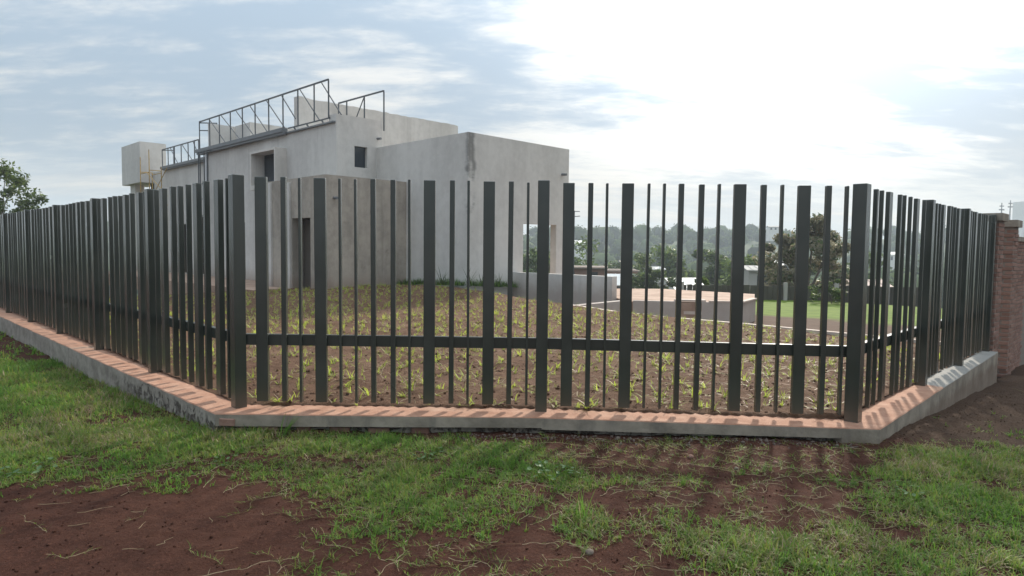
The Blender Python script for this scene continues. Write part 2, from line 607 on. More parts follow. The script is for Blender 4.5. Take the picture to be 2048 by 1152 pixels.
def fbm(x, y, oct=4, seed=0):
    a, s, t = .5, 0, 0
    for i in range(oct):
        s = s + a * vnoise(x * 2 ** i, y * 2 ** i, seed + i)
        t += a
        a *= .55
    return s / t - .5


def sstep(x, a, b):
    t = np.clip((x - a) / (b - a), 0, 1)
    return t * t * (3 - 2 * t)


# ------------------------------------------------------------------ terrain
def street_z(x, y):
    v, u = VX * x + VY * y, UX * x + UY * y
    z = -.058 * np.maximum(0, v - 6.3) * sstep(v, 6.0, 7.4)
    z = z - .032 * np.clip(u - 5.5, 0, 4.0) * (v < 3.5)
    z = z + .05 * fbm(x * 1.1, y * 1.1, 4, 3) + .022 * fbm(x * 6, y * 6, 3, 9) + .018 * fbm(x * 15, y * 15, 3, 5) + .010 * fbm(x * 45, y * 45, 2, 7)
    return np.maximum(z, -.62)


def far_z(x, y):
    d = y + .12 * x
    z = np.interp(y, [24, 30, 40, 80, 140, 230, 330, 430, 520, 700, 1500], [-.5, -2.0, -3.6, -7, -12, -15, -9, 6, 12, 10, -5])
    z = z + 2.2 * fbm(x / 60, y / 60, 3, 21) * sstep(y, 40, 120) * 2
    return z


def ground_z(x, y):
    v, u = VX * x + VY * y, UX * x + UY * y
    zs = street_z(x, y)
    inside = sstep(v, 2.38, 2.44) * sstep(u, 1.86, 1.92) * sstep(x * .0 + (-(UX + VX) * 0 + y - (5.75 - .03 * x)), 0, .06)
    z = zs * (1 - inside) + np.minimum(zs, -.55) * inside
    fz = far_z(x, y)
    w = sstep(y, 22, 30)
    left = sstep(v, 4.0, 2.6)                # open ground to the left of the plot stays level further back
    w = w * (1 - left) + sstep(y, 60, 90) * left
    return z * (1 - w) + fz * w


def graded(pts):
    o = []
    for a, b, st in pts:
        o += list(np.arange(a, b, st))
    o.append(pts[-1][1])
    return np.array(o)


gx = graded([(-1500, -300, 100), (-300, -60, 20), (-60, -16, 2), (-16, -6, .25), (-6, -4.2, .06), (-4.2, 4.2, .024), (4.2, 6, .06), (6, 12, .15), (12, 40, 1.5), (40, 300, 15), (300, 1500, 100)])
gy = graded([(-60, -5, 5), (-5, 2.2, .4), (2.2, 2.7, .05), (2.7, 5.7, .022), (5.7, 7.2, .05), (7.2, 12, .12), (12, 30, .5), (30, 120, 3), (120, 700, 12), (700, 3000, 150)])
GX, GY = np.meshgrid(gx, gy)
GZ = ground_z(GX, GY)
nx, ny = len(gx), len(gy)
ii = np.arange(nx * ny).reshape(ny, nx)
FQ = np.stack([ii[:-1, :-1].ravel(), ii[:-1, 1:].ravel(), ii[1:, 1:].ravel(), ii[1:, :-1].ravel()], 1)
kind(link('ground', np_mesh('ground', np.stack([GX.ravel(), GY.ravel(), GZ.ravel()], 1), FQ, [M['ground']], smooth=True)), 'structure')

# garden soil inside the fence
P1, PM, P2 = Vector((-2.363, 5.742, 0)), Vector((.266, 5.792, 0)), Vector((2.910, 5.612, 0))
DL = Vector((-math.sin(R(45.32)), math.cos(R(45.32)), 0))
DR = Vector((math.sin(R(44.29)), math.cos(R(44.29)), 0))
ZL, ZR = .155, .121


def soil_z(x, y):
    v, u = VX * x + VY * y, UX * x + UY * y
    z = .152 + .012 * np.clip(u - 4, 0, 12) * .55 - .025 * sstep(v, 6, 10) * sstep(u, 8, 3)
    z = z + .22 * np.exp(-((x + 1.2) ** 2 + (y - 18.9) ** 2) / 11.0) + .08 * np.exp(-((x + 4) ** 2 + (y - 20) ** 2) / 6)
    z = z + .035 * fbm(x * .9, y * .9, 3, 31) + .05 * fbm(x * 4.5, y * 4.5, 3, 33) + .03 * fbm(x * 16, y * 16, 2, 37)
    # drill rows roughly parallel to the front fence
    return z


def soil_in(x, y, m=0.0):
    v, u = vu(x, y)
    yf = np.interp(x, [-2.363, .266, 2.91], [5.742, 5.792, 5.612])
    return (v > 2.42 + .06 + m) & (u > 1.9 + .06 + m) & (y > yf + .06 + m) & (v < 12.2 - m)


sv = np.arange(2.46, 12.21, .065)
su = np.arange(1.95, 19.4, .075)
SV, SU = np.meshgrid(sv, su)
SX, SY = UX * SU + VX * SV, UY * SU + VY * SV
yf = np.interp(SX, [-2.363, .266, 2.91], [5.742, 5.792, 5.612]) + .03
move = SY < yf
SY2 = np.where(move, yf + .01 * (SY - yf), SY)
SZ = soil_z(SX, SY2)
SZ = np.where(move, -.3, SZ)
ii = np.arange(SX.size).reshape(SX.shape)
keep = (~move[:-1, :-1]) | (~move[:-1, 1:]) | (~move[1:, 1:]) | (~move[1:, :-1])
FQ = np.stack([ii[:-1, :-1][keep], ii[:-1, 1:][keep], ii[1:, 1:][keep], ii[1:, :-1][keep]], 1)
SZ = np.where(move, .085, SZ)
kind(link('garden_soil', np_mesh('garden_soil', np.stack([SX.ravel(), SY2.ravel(), SZ.ravel()], 1), FQ, [M['soil']], smooth=True)), 'structure')

# lawn sheet beyond the plot
lv = np.arange(12.32, 27, .4)
lu = np.arange(-6, 12.5, .4)
LV, LU = np.meshgrid(lv, lu)
LX, LY = UX * LU + VX * LV, UY * LU + VY * LV
LZ = -.32 + .05 * fbm(LX * .4, LY * .4, 3, 41) + np.where(LU < 1.6, -.3, 0) * sstep(LU, 1.6, .6)
sel = (LY < 26.5) & (LU > 2.0)
ii = np.arange(LX.size).reshape(LX.shape)
k4 = sel[:-1, :-1] & sel[:-1, 1:] & sel[1:, 1:] & sel[1:, :-1]
FQ = np.stack([ii[:-1, :-1][k4], ii[:-1, 1:][k4], ii[1:, 1:][k4], ii[1:, :-1][k4]], 1)


def f_lawn(k):
    p = pos(k)
    n = k.noise(p, 2.2, 6, .65)
    e = k.noise(p, .35, 3, .6)
    sep = k.n('ShaderNodeSeparateXYZ', ins={0: p})
    v = k.math('ADD', k.math('MULTIPLY', sep.outputs[0], .7034), k.math('MULTIPLY', sep.outputs[1], .7108))
    col = k.mix(k.smooth(n, .3, .7), (.070, .115, .012), (.115, .165, .022))
    bare = k.math('SUBTRACT', 1.0, k.smooth(k.math('ADD', v, k.math('MULTIPLY', e, 3.0)), 20.4, 21.4))
    col = k.mix(bare, col, k.mix(n, (.05, .028, .018), (.10, .06, .04)))
    out(k, col, .95, n, .6, .05, .15)


M['lawn_s'] = mat('lawn_sheet', f_lawn)
kind(link('lawn', np_mesh('lawn', np.stack([LX.ravel(), LY.ravel(), LZ.ravel()], 1), FQ, [M['lawn_s']], smooth=True)), 'structure')

# walkway along the house front
ZH = .20
wk = MB()
wk.prism([xy(8.75, 17.45), xy(10.03, 17.45), xy(10.03, 21.35), xy(11.40, 21.35), xy(11.40, 38), xy(8.75, 38)], -.3, .235)
kind(wk.build('walkway', M['pave']), 'structure')

# ------------------------------------------------------------------ house
V0, U0 = 11.0, 17.62
hx, hy = xy(V0, U0)
house = thing('house', 'unfinished grey rendered concrete house with steel frames on its roof, standing behind the fence', 'house', (hx, hy, ZH), TH)


def HB():
    return MB()


def lv_(v):
    return v - V0


def lu_(u):
    return u - U0


def hz(z):
    return z - ZH


def hbox(mb, v0, v1, u0, u1, z0, z1, mi=0):
    mb.box(lv_(v0), lv_(v1), lu_(u0), lu_(u1), hz(z0), hz(z1), mi)


def hwall(mb, axis, a0, a1, z0, z1, c0, c1, ops=(), mi=0):
    if axis == 'v':
        mb.wall('x', lv_(a0), lv_(a1), hz(z0), hz(z1), lu_(c0), lu_(c1), [(lv_(o[0]), lv_(o[1]), hz(o[2]), hz(o[3])) for o in ops], mi)
    else:
        mb.wall('y', lu_(a0), lu_(a1), hz(z0), hz(z1), lv_(c0), lv_(c1), [(lu_(o[0]), lu_(o[1]), hz(o[2]), hz(o[3])) for o in ops], mi)


def hbar(mb, a, b, w, d=None, n=4):
    mb.bar((lv_(a[0]), lu_(a[1]), hz(a[2])), (lv_(b[0]), lu_(b[1]), hz(b[2])), w, d, n)


# right block with the open porch
b = HB()
hwall(b, 'v', 12.94, 17.46, -.4, 4.91, 14.64, 14.90, [(15.27, 16.86, .12, 2.36)])
hwall(b, 'u', 14.90, 19.31, -.4, 4.91, 12.94, 13.20)
hwall(b, 'u', 14.90, 19.6, -.4, 4.91, 17.20, 17.46, [(14.92, 18.0, .12, 2.75)])
hbox(b, 13.20, 17.20, 18.3, 18.55, -.4, 4.7)
hbox(b, 14.9, 15.15, 14.90, 18.3, -.4, 2.85)
b.build('block_wall', M['plaster_block'], house, 'tall cubic corner block of the house with a dark stain down its edge')
b = HB()
hbox(b, 13.20, 17.20, 14.90, 18.3, 2.86, 3.05)
hbox(b, 13.20, 17.20, 14.90, 18.3, 4.55, 4.72)
b.build('block_roof', M['soffit'], house)
b = HB()
hbox(b, 15.15, 17.44, 14.66, 18.3, -.2, .22)
b.build('porch_floor', M['pave'], house)

# low annex that wraps the corner
b = HB()
hwall(b, 'u', 17.62, 21.28, -.3, 3.66, 10.05, 10.27, [(18.50, 19.64, .16, 2.43)])
hwall(b, 'v', 10.27, 12.94, -.3, 3.66, 17.62, 17.84)
hbox(b, 10.27, 11.42, 21.06, 21.28, -.3, 3.66)
hbox(b, 10.27, 12.94, 17.84, 21.06, 3.40, 3.56)
hbox(b, 10.9, 11.0, 17.84, 21.06, -.2, 3.4)
b.build('annex_wall', M['plaster_old'], house, 'low weathered brownish annex around the house corner')
b = HB()
hbox(b, 9.99, 10.05, 20.98, 21.26, -.2, 3.62)
b.build('pilaster', M['plaster'], house)
b = HB()
hbox(b, 9.99, 10.05, 19.70, 20.02, -.2, 3.55)
b.build('pilaster', M['plaster'], house)
b = HB()
hbox(b, 10.42, 10.48, 18.50, 19.64, .2, 2.43)
door = b.build('door', M['dark'], house)
b = HB()
hbox(b, 10.385, 10.42, 18.62, 18.70, .9, 1.15)
b.build('handle', M['steel'], door)
# rough brick side of the door recess
b = HB()
for i in range(30):
    z = .22 + i * .073
    if z > 2.36:
        break
    o = .012 * (i % 2) + random.uniform(-.006, .006)
    hbox(b, 10.272, 10.41, 19.56 - o, 19.70, z, z + .062)
b.build('door_jamb', M['mortar'], house)

# main block
b = HB()
hwall(b, 'v', 11.42, 13.17, -.3, 5.83, 19.31, 19.57, [(12.09, 12.58, 4.19, 4.88)])
hwall(b, 'u', 19.57, 29.98, -.3, 5.62, 11.42, 11.70, [(22.76, 24.62, 3.95, 4.97), (26.2, 27.6, .2, 2.5)])
hbox(b, 11.70, 19.2, 29.72, 29.98, -.3, 5.62)
hbox(b, 13.17, 19.2, 18.56, 19.57, -.3, 4.9)
hbox(b, 11.70, 13.17, 19.57, 29.72, 5.30, 5.45)
b.build('main_wall', M['plaster'], house)
b = HB()
hwall(b, 'u', 19.572, 19.75, 5.622, 5.828, 11.42, 11.70)
b.build('parapet', M['plaster'], house)
# small square window on the right face
b = HB()
hbox(b, 12.09, 12.58, 19.44, 19.47, 4.19, 4.88)
w = b.build('window', M['glass'], house)
# box-framed window on the left face
b = HB()
hbox(b, 10.98, 11.42, 22.68, 22.76, 3.64, 5.05)
hbox(b, 10.98, 11.42, 24.62, 24.70, 3.64, 5.05)
hbox(b, 10.98, 11.42, 22.76, 24.62, 4.97, 5.05)
hbox(b, 10.98, 11.42, 22.76, 24.62, 3.64, 3.80)
fr = b.build('window_surround', M['plaster_pale'], house, 'projecting box frame around the upper window')
b = HB()
hbox(b, 11.50, 11.54, 22.76, 24.62, 3.95, 4.97)
b.build('window', M['glass'], house)
b = HB()
hbox(b, 11.56, 11.62, 26.2, 27.6, .2, 2.5)
b.build('window', M['glass'], house)

# tall spine wall above the roofs (rough top edge)
b = HB()
n = 40
top = [6.86 + random.uniform(-.03, .012) for _ in range(n + 1)]
top[0] = top[1] = 6.88
va, vb, ua, ub = 11.69, 19.11, 22.30, 22.63
for i in range(n):
    v0, v1 = va + (vb - va) * i / n, va + (vb - va) * (i + 1) / n
    q = [(lv_(v0), lu_(ua)), (lv_(v1), lu_(ua)), (lv_(v1), lu_(ub)), (lv_(v0), lu_(ub))]
    z0, z1 = hz(top[i]), hz(top[i + 1])
    b.face([(q[0][0], q[0][1], 4.0), (q[1][0], q[1][1], 4.0), (q[1][0], q[1][1], z1), (q[0][0], q[0][1], z0)])
    b.face([(q[2][0], q[2][1], 4.0), (q[3][0], q[3][1], 4.0), (q[3][0], q[3][1], z0), (q[2][0], q[2][1], z1)])
    b.face([(q[0][0], q[0][1], z0), (q[1][0], q[1][1], z1), (q[2][0], q[2][1], z1), (q[3][0], q[3][1], z0)])
for v_, z in ((va, top[0]), (vb, top[-1])):
    b.face([(lv_(v_), lu_(ua), 4.0), (lv_(v_), lu_(ub), 4.0), (lv_(v_), lu_(ub), hz(z)), (lv_(v_), lu_(ua), hz(z))])
b.build('spine_wall', M['plaster_pale'], house, 'tall pale wall rising above the flat roofs')

# roof upstands at the far left of the main roof
b = HB()
hbox(b, 11.58, 12.68, 29.99, 30.2, 5.3, 6.85)
hbox(b, 12.66, 18.0, 28.43, 29.97, 5.46, 6.86)
b.build('roof_upstand', M['plaster'], house)

# lower left wing
b = HB()
hwall(b, 'u', 30.0, 38.4, -.3, 5.36, 11.90, 12.15, [(30.6, 32.6, .2, 2.9), (33.6, 35.2, .2, 2.6)])
hbox(b, 12.15, 19, 38.15, 38.4, -.3, 5.36)
hbox(b, 12.15, 19, 30.0, 38.15, 5.0, 5.15)
hbox(b, 12.9, 18, 31.0, 36.2, 5.15, 5.75)
b.build('wing_wall', M['plaster'], house)
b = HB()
hbox(b, 12.35, 12.42, 30.4, 35.6, .2, 3.0)  # dark sheet standing in for the shade inside the porch openings
b.build('recess_shade_sheet', M['dark'], house)

# gutters: folded sheet with brackets
b = HB()
hbox(b, 11.20, 11.42, 22.6, 30.7, 5.60, 5.74)
hbox(b, 11.24, 11.40, 22.6, 30.65, 5.52, 5.60)
b.build('gutter', M['gutter'], house)
b = HB()
hbox(b, 11.34, 11.42, 19.36, 22.6, 5.55, 5.60)
b.build('gutter', M['gutter'], house)
b = HB()
hbox(b, 11.70, 11.90, 30.75, 36.8, 5.40, 5.52)
hbox(b, 11.75, 11.89, 30.75, 36.7, 5.34, 5.40)
b.build('gutter', M['gutter'], house)
b = HB()
hbar(b, (11.36, 29.84, 5.5), (11.36, 29.84, .2), .12, .12, 8)
b.build('downpipe', M['pipe'], house)
# water spouts
for v_, u_, z_, d_ in ((12.98, 19.31, 5.22, 'u'), (10.33, 17.62, 3.0, 'u'), (17.1, 14.64, 4.05, 'u')):
    b = HB()
    hbar(b, (v_, u_ - .2, z_ - .02), (v_, u_ + .05, z_), .085, .085, 8)
    b.build('spout', M['gutter'], house)


def roof_frame(posts, v_, z0s, ztop, diags, label, extra=()):
    f = HB()
    a, c = posts[0], posts[-1]
    hbar(f, (v_, a, ztop), (v_, c, ztop), .046)
    top = f.build('roof_frame', M['steel'], house, label)
    for u_, z0 in zip(posts, z0s):
        q = HB()
        hbar(q, (v_, u_, z0), (v_, u_, ztop - .03), .036)
        q.build('post', M['steel'], top)
    for (ua_, za, ub_, zb) in diags:
        q = HB()
        hbar(q, (v_ + .02, ua_, za), (v_ + .02, ub_, zb), .028)
        q.build('brace', M['steel'], top)
    for (p, q_) in extra:
        q = HB()
        hbar(q, p, q_, .04)
        q.build('strut', M['steel'], top)
    return top


ps = [19.74, 20.67, 21.79, 22.89, 24.01, 25.15, 26.28, 27.42, 28.53, 29.56, 30.69]
roof_frame(ps, 11.40, [5.72] * 10 + [3.45], 6.97,
           [(20.2, 6.93, 19.0, 5.75), (21.65, 6.93, 20.35, 5.74), (23.0, 6.93, 22.0, 6.0), (24.2, 6.93, 22.75, 5.74), (25.6, 6.93, 24.1, 5.74),
            (26.9, 6.93, 25.25, 5.74), (28.35, 6.93, 26.5, 5.74), (29.6, 6.93, 27.9, 5.74)],
           'long steel frame of posts and diagonals along the upper eave',
           [((11.40, 30.69, 6.6), (11.95, 30.2, 6.6)), ((11.40, 30.69, 6.93), (11.95, 30.2, 6.93)), ((11.95, 30.2, 5.6), (11.95, 30.2, 6.95)),
            ((11.40, 30.69, 5.55), (11.85, 30.2, 5.55)), ((11.40, 19.66, 5.73), (11.40, 22.5, 5.73)),
            ((11.40, 20.2, 5.73), (11.40, 20.05, 5.60)), ((11.40, 21.2, 5.73), (11.40, 21.05, 5.60)), ((11.40, 22.1, 5.73), (11.40, 21.95, 5.60))])
roof_frame([19.25, 20.44, 21.59, 22.15], 13.20, [5.50, 5.84, 5.6, 5.6], 6.84,
           [(20.5, 6.80, 21.35, 5.7)], 'short steel frame behind the main corner of the roof')
roof_frame([36.75, 35.9, 35.0, 34.1, 33.2, 32.4, 31.9], 11.80, [5.36] * 7, 6.38,
           [(35.6, 6.35, 34.6, 5.5), (34.0, 6.35, 32.7, 5.5), (32.6, 6.35, 31.9, 5.6), (35.2, 6.35, 35.0, 5.5)], 'lower steel frame along the eave of the left wing',
           [((11.80, 36.75, 6.36), (12.2, 36.3, 6.36)), ((12.2, 36.3, 5.4), (12.2, 36.3, 6.36))])

# hung ladder of black steel below the eave
lx, ly = xy(11.05, 29.3)
lad = thing('steel_ladder', 'thin black steel ladder hanging from the upper eave down the house wall', 'ladder', (lx, ly, .235), TH)
for du in (-.32, .0, .62):
    q = MB()
    q.bar((0, du, 0), (0, du, 5.32), .035)
    q.build('rail', M['steel'], lad)
for i, z in enumerate((.55, 1.2, 1.9, 2.6, 3.3, 3.95)):
    q = MB()
    q.bar((0, -.30, z), (0, .60, z), .03)
    q.build('rung', M['steel'], lad)
q = MB()
q.bar((.02, -.30, 5.3), (.33, -.30, 5.3), .03)
q.build('hook', M['steel'], lad)
q = MB()
q.bar((.02, .60, 5.3), (.33, .60, 5.3), .03)
q.build('hook', M['steel'], lad)

# water tower block at the far left
tx, ty = xy(11.25, 38.4)
tw = thing('water_tower', 'cubic grey concrete tank on a column at the far left end of the house', 'tower', (tx, ty, .1), TH)
q = MB()
q.box(0, 1.27, 0, 3.15, 4.72, 6.82)
q.build('tank', M['plaster'], tw)
q = MB()
q.box(.25, .7, 1.75, 2.6, -.2, 4.72)
q.build('column', M['plaster'], tw)
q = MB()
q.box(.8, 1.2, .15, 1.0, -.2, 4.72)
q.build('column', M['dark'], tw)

# yellow scaffold
sx, sy = xy(10.95, 36.0)
sc = thing('scaffold', 'slim yellow tube scaffold standing against the left wing', 'scaffold', (sx, sy, .235), TH)
for (dv, du, h) in ((0, 0, 6.0), (0, 1.35, 5.75), (.55, 0, 5.2), (.55, 1.35, 5.0)):
    q = MB()
    q.bar((dv, du, 0), (dv, du, h), .042, .042, 6)
    q.build('post', M['yellow'], sc)
for z in (1.6, 3.3, 5.0):
    for dv in (0, .55):
        q = MB()
        q.bar((dv, 0, z - .1), (dv, 1.35, z - .1), .04, .04, 6)
        q.build('ledger', M['yellow'], sc)
    for du in (0, 1.35):
        q = MB()
        q.bar((0, du, z), (.55, du, z), .04, .04, 6)
        q.build('transom', M['yellow'], sc)
for a, c in (((-.03, 0, 3.4), (-.03, -2.6, 4.9)), ((-.03, -2.6, 3.6), (-.03, 0.4, 4.95)), ((-.03, 0, 1.7), (-.03, -2.6, 3.2))):
    q = MB()
    q.bar(a, c, .035, .035, 6)
    q.build('brace', M['yellow'], sc)

# ------------------------------------------------------------------ fence
def bevel_box(w, d, z0, z1, bev=.003):
    bm = bmesh.new()
    bmesh.ops.create_cube(bm, size=1)
    bmesh.ops.scale(bm, vec=(w, d, z1 - z0), verts=bm.verts)
    bmesh.ops.translate(bm, vec=(0, 0, (z0 + z1) / 2), verts=bm.verts)
    bmesh.ops.bevel(bm, geom=[e for e in bm.edges], offset=bev, segments=1, affect='EDGES')
    me = bpy.data.meshes.new('slat')
    bm.to_mesh(me)
    bm.free()
    me.materials.append(M['paint'])
    return me


MS = {k: bevel_box(w, .05, .052, 1.985) for k, w in (('W', .098), ('M', .042), ('N', .021))}
MSR = {k: bevel_box(w, .036, .052, 1.985) for k, w in (('W', .098), ('M', .042), ('N', .021))}
MPOST = bevel_box(.1, .1, -.01, 2.0, .004)
MPOST2 = bevel_box(.112, .112, -.01, 2.0, .004)
FR = [('W', .080), ('M', .152), ('N', .206), ('W', .273), ('N', .337), ('N', .388), ('M', .445), ('M', .509), ('N', .563), ('W', .627), ('M', .700), ('N', .755), ('W', .822), ('M', .891), ('N', .950)]
FR2 = [('W', .082), ('M', .151), ('N', .206), ('W', .271), ('N', .335), ('N', .386), ('M', .439), ('M', .502), ('N', .557), ('W', .624), ('M', .699), ('N', .757), ('W', .824), ('M', .898), ('N', .956)]
LP = [('N', .077), ('W', .173), ('M', .298), ('W', .400), ('N', .500), ('M', .598), ('M', .690), ('W', .823), ('N', .920)]
RP = [('M', .172), ('N', .245), ('W', .350), ('M', .505), ('N', .570), ('N', .665), ('W', .775), ('N', .905)]


def fence(name_label, pts, zs, pats, posts, ang_posts, side=1, bars=None):
    t = thing('metal_fence', name_label, 'fence', (pts[0].x, pts[0].y, zs[0]), 0)
    o = pts[0]
    for i in range(len(pts) - 1):
        a, c = pts[i], pts[i + 1]
        za, zb = zs[i] - zs[0], zs[i + 1] - zs[0]
        d = (c - a)
        ang = math.atan2(d.y, d.x)
        for kind_, f in pats[i % len(pats)]:
            p = a + d * f - o
            s = link('slat', (bars or MS)[kind_], t)
            s.location = (p.x, p.y, za + (zb - za) * f + random.uniform(-.004, .004))
            s.rotation_euler = (0, random.uniform(-.003, .003), ang)
        q = MB()
        L = d.length
        q.box(.03, L - .03, min(.020 * side, .073 * side), max(.020 * side, .073 * side), -.0475, .0475)
        r = q.build('rail', M['paint'], t)
        p = a - o
        r.location = (p.x, p.y, .588 + za)
        r.rotation_euler = (0, -math.atan2(zb - za, L), ang)
    for i in posts:
        p = pts[i] - o
        me = MPOST2 if ang_posts[i] is not None and i == 2 else MPOST
        s = link('post', me, t)
        s.location = (p.x, p.y, zs[i] - zs[0])
        j = min(i, len(pts) - 2)
        d = pts[j + 1] - pts[j]
        s.rotation_euler = (0, 0, math.atan2(d.y, d.x) if ang_posts[i] is None else ang_posts[i])
    return t


fence('front section of the dark green slatted metal fence, between the two corner posts', [P1, PM, P2], [ZL, (ZL + ZR) / 2, ZR], [FR, FR2], [0, 1, 2], {0: R(45.3), 1: None, 2: R(45.7)})
NL = 8
lp = [P1 + DL * 2.2 * i for i in range(NL + 1)]
fence('long left section of the dark green slatted metal fence, running back beside the grass', lp, [ZL] * (NL + 1), [LP], list(range(1, NL + 1)), {i: None for i in range(NL + 1)}, -1)
rp = [P2 + DR * x for x in (0, 2.22, 4.05, 5.86)]
fence('short right section of the dark green slatted metal fence, ending at the brick pillar', rp, [ZR] * 4, [RP], [1, 2, 3], {i: None for i in range(4)}, 1, MSR)

# ------------------------------------------------------------------ plinth wall under the fence
plinth = thing('plinth_wall', 'low concrete plinth wall with an orange dusty top under the whole fence', 'wall', (P1.x, P1.y, -.1))
PO = Vector((P1.x, P1.y, -.1))


def nrm(d):   # outward (street side) normal
    return Vector((d.y, -d.x, 0)).normalized()


LE = P1 + DL * 17.6
RE = P2 + DR * 5.9
DF1, DF2 = (PM - P1).normalized(), (P2 - PM).normalized()


def meet(p, d, q, e):
    # 2D intersection
    den = d.x * e.y - d.y * e.x
    s = ((q.x - p.x) * e.y - (q.y - p.y) * e.x) / den
    return p + d * s


def offset_line(of, ofr_end):
    nl, n1, n2, nr = nrm(-DL), nrm(DF1), nrm(DF2), nrm(DR)
    a = LE + nl * of
    c1 = meet(P1 + nl * of, -DL, P1 + n1 * of, DF1)
    m = meet(P1 + n1 * of, DF1, P2 + n2 * of, DF2)
    c2 = meet(P2 + n2 * of, DF2, P2 + nr * of, DR)
    e = RE + nr * ofr_end
    return [a, c1, m, c2, e]


OUT = offset_line(.245, .15)
INN = offset_line(-.085, -.085)
ZT = [ZL, ZL, (ZL + ZR) / 2, ZR, ZR]


def strip(i, j, of_out, of_in, zt, zb, m, name, label=None, bevel=True, sub=24, jit=.004, jz=.002):
    """a run of wall between corner i and j with slightly uneven top and arris"""
    mb = MB()
    A, B_ = of_out[i], of_out[j]
    Ai, Bi = of_in[i], of_in[j]
    L = (B_ - A).length
    n = max(2, int(L * sub / 4))
    rows = []
    for k in range(n + 1):
        f = k / n
        e = 0 if k in (0, n) else 1
        po = A.lerp(B_, f)
        pi_ = Ai.lerp(Bi, f)
        z = zt[i] + (zt[j] - zt[i]) * f
        inward = (pi_ - po).normalized()
        jj = inward * random.uniform(-jit, jit) * e
        rows.append([(po + jj) + Vector((0, 0, zb - PO.z)), (po + jj) + Vector((0, 0, z - .008 - PO.z)),
                     (po + jj + inward * .008) + Vector((0, 0, z + random.uniform(-jz, jz) * e - PO.z)),
                     (po + inward * .14) + Vector((0, 0, z + random.uniform(-jz, jz) * e - PO.z)),
                     pi_ + Vector((0, 0, z - PO.z)), pi_ + Vector((0, 0, zb - PO.z))])
    o = Vector((P1.x, P1.y, 0))
    rows = [[p - o for p in r] for r in rows]
    for k in range(n):
        for q in range(5):
            mb.face([rows[k][q], rows[k + 1][q], rows[k + 1][q + 1], rows[k][q + 1]], 1 if q == 0 else 0)
    mb.face(list(reversed(rows[0])), 1)
    mb.face(rows[n], 1)
    return mb.build(name, m, plinth, label)


# front: a cast beam that oversails a rough footing; sides: full height
zb = [z - .098 for z in ZT]


def beam(i, j):
    A, B_, Ai, Bi = OUT[i], OUT[j], INN[i], INN[j]
    return strip(i, j, OUT, INN, ZT, (zb[i] + zb[j]) / 2, [M['dust'], M['kerb']], 'coping_beam', sub=20)


beam(1, 2)
strip(2, 3, OUT, INN, ZT, .035, [M['dust'], M['kerb']], 'coping_beam', sub=20)
strip(0, 1, OUT, INN, ZT, -.6, [M['dust'], M['rough']], 'wall_section', 'left run of the plinth with broken render', sub=20, jit=.008)
strip(3, 4, OUT, INN, ZT, -.8, [M['dust'], M['kerb']], 'wall_section', 'right run of the plinth, smooth grey concrete', sub=20)
FO = offset_line(.185, .1)
strip(1, 2, FO, INN, [.05] * 5, -.5, [M['rough'], M['rough']], 'footing', sub=40, jit=.02)
strip(2, 3, FO, INN, [.03] * 5, -.5, [M['kerb'], M['rough']], 'footing', sub=40, jit=.012)
# full-height corner pier at the right corner
c2 = OUT[3]
d2 = -DF2
q = MB()
pa, pb = c2 + d2 * .30, c2
ia, ib = INN[3] + d2 * .35, INN[3] + d2 * .02
o = Vector((P1.x, P1.y, 0))
pts = [p - o for p in (pa, pb - DF2 * .0015, ib, ia)]
n2 = nrm(DF2)
pts[0] += n2 * .003
pts[1] += n2 * .003
q.prism([(p.x, p.y) for p in pts], -.5 - PO.z, ZR - .012 - PO.z)
q.build('corner_pier', M['kerb'], plinth)
# exposed bricks at the left corner
bb = MB()
bb.box(-.5, .5, -.5, .5, -.5, .5)
bm = bmesh.new()
bm.from_mesh(bb.mesh('brick', M['brick']))
bmesh.ops.bevel(bm, geom=list(bm.edges), offset=.07, segments=1, affect='EDGES')
BRK = bpy.data.meshes.new('brick')
bm.to_mesh(BRK)
bm.free()
BRK.materials.append(M['brick'])
c1 = OUT[1]
for s_, z, L, dd in ((.10, .095, .13, .01), (.42, .018, .16, -.03), (.72, .02, .12, -.03), (1.02, .015, .17, -.035), (.22, .012, .14, -.02), (1.35, .01, .18, -.035), (1.7, .02, .15, -.035)):
    p = c1 + DF1 * s_ + nrm(DF1) * (dd - .045)
    o_ = link('brick', BRK, plinth)
    o_.location = (p.x - P1.x, p.y - P1.y, z - PO.z - .01)
    o_.scale = (L, .1, .062)
    o_.rotation_euler = (random.uniform(-.06, .06), random.uniform(-.05, .05), math.atan2(DF1.y, DF1.x) + random.uniform(-.06, .06))

# ------------------------------------------------------------------ brick pillars
def pillar(v_, u_, zb_, zt_, label):
    px_, py_ = xy(v_ + .225, u_ + .225)
    t = thing('brick_pillar', label, 'pillar', (px_, py_, zb_), TH)
    q = MB()
    q.box(-.215, .215, -.215, .215, -.25, zt_ - zb_)
    q.build('mortar_core', M['mortar'], t)
    h, j = .054, .013
    z = -.1
    i = 0
    while z + h < zt_ - zb_:
        for k in range(4):
            a = k * math.pi / 2
            L, w_ = .325, .112
            x0, y0 = -.225 + L / 2, -.225 + w_ / 2
            if i % 2:
                x0 = .225 - L / 2
            o_ = link('brick', BRK, t)
            o_.scale = (L - j, w_, h)
            ca, sa = math.cos(a), math.sin(a)
            e = random.uniform(-.004, .006)
            y1 = y0 - e
            o_.location = (ca * x0 - sa * y1, sa * x0 + ca * y1, z + h / 2)
            o_.rotation_euler = (random.uniform(-.01, .01), random.uniform(-.008, .008), a + random.uniform(-.008, .008))
        z += h + j
        i += 1
    q = MB()
    q.box(-.26, .26, -.26, .26, zt_ - zb_, zt_ - zb_ + .11)
    q.build('cap', M['kerb'], t)
    return t


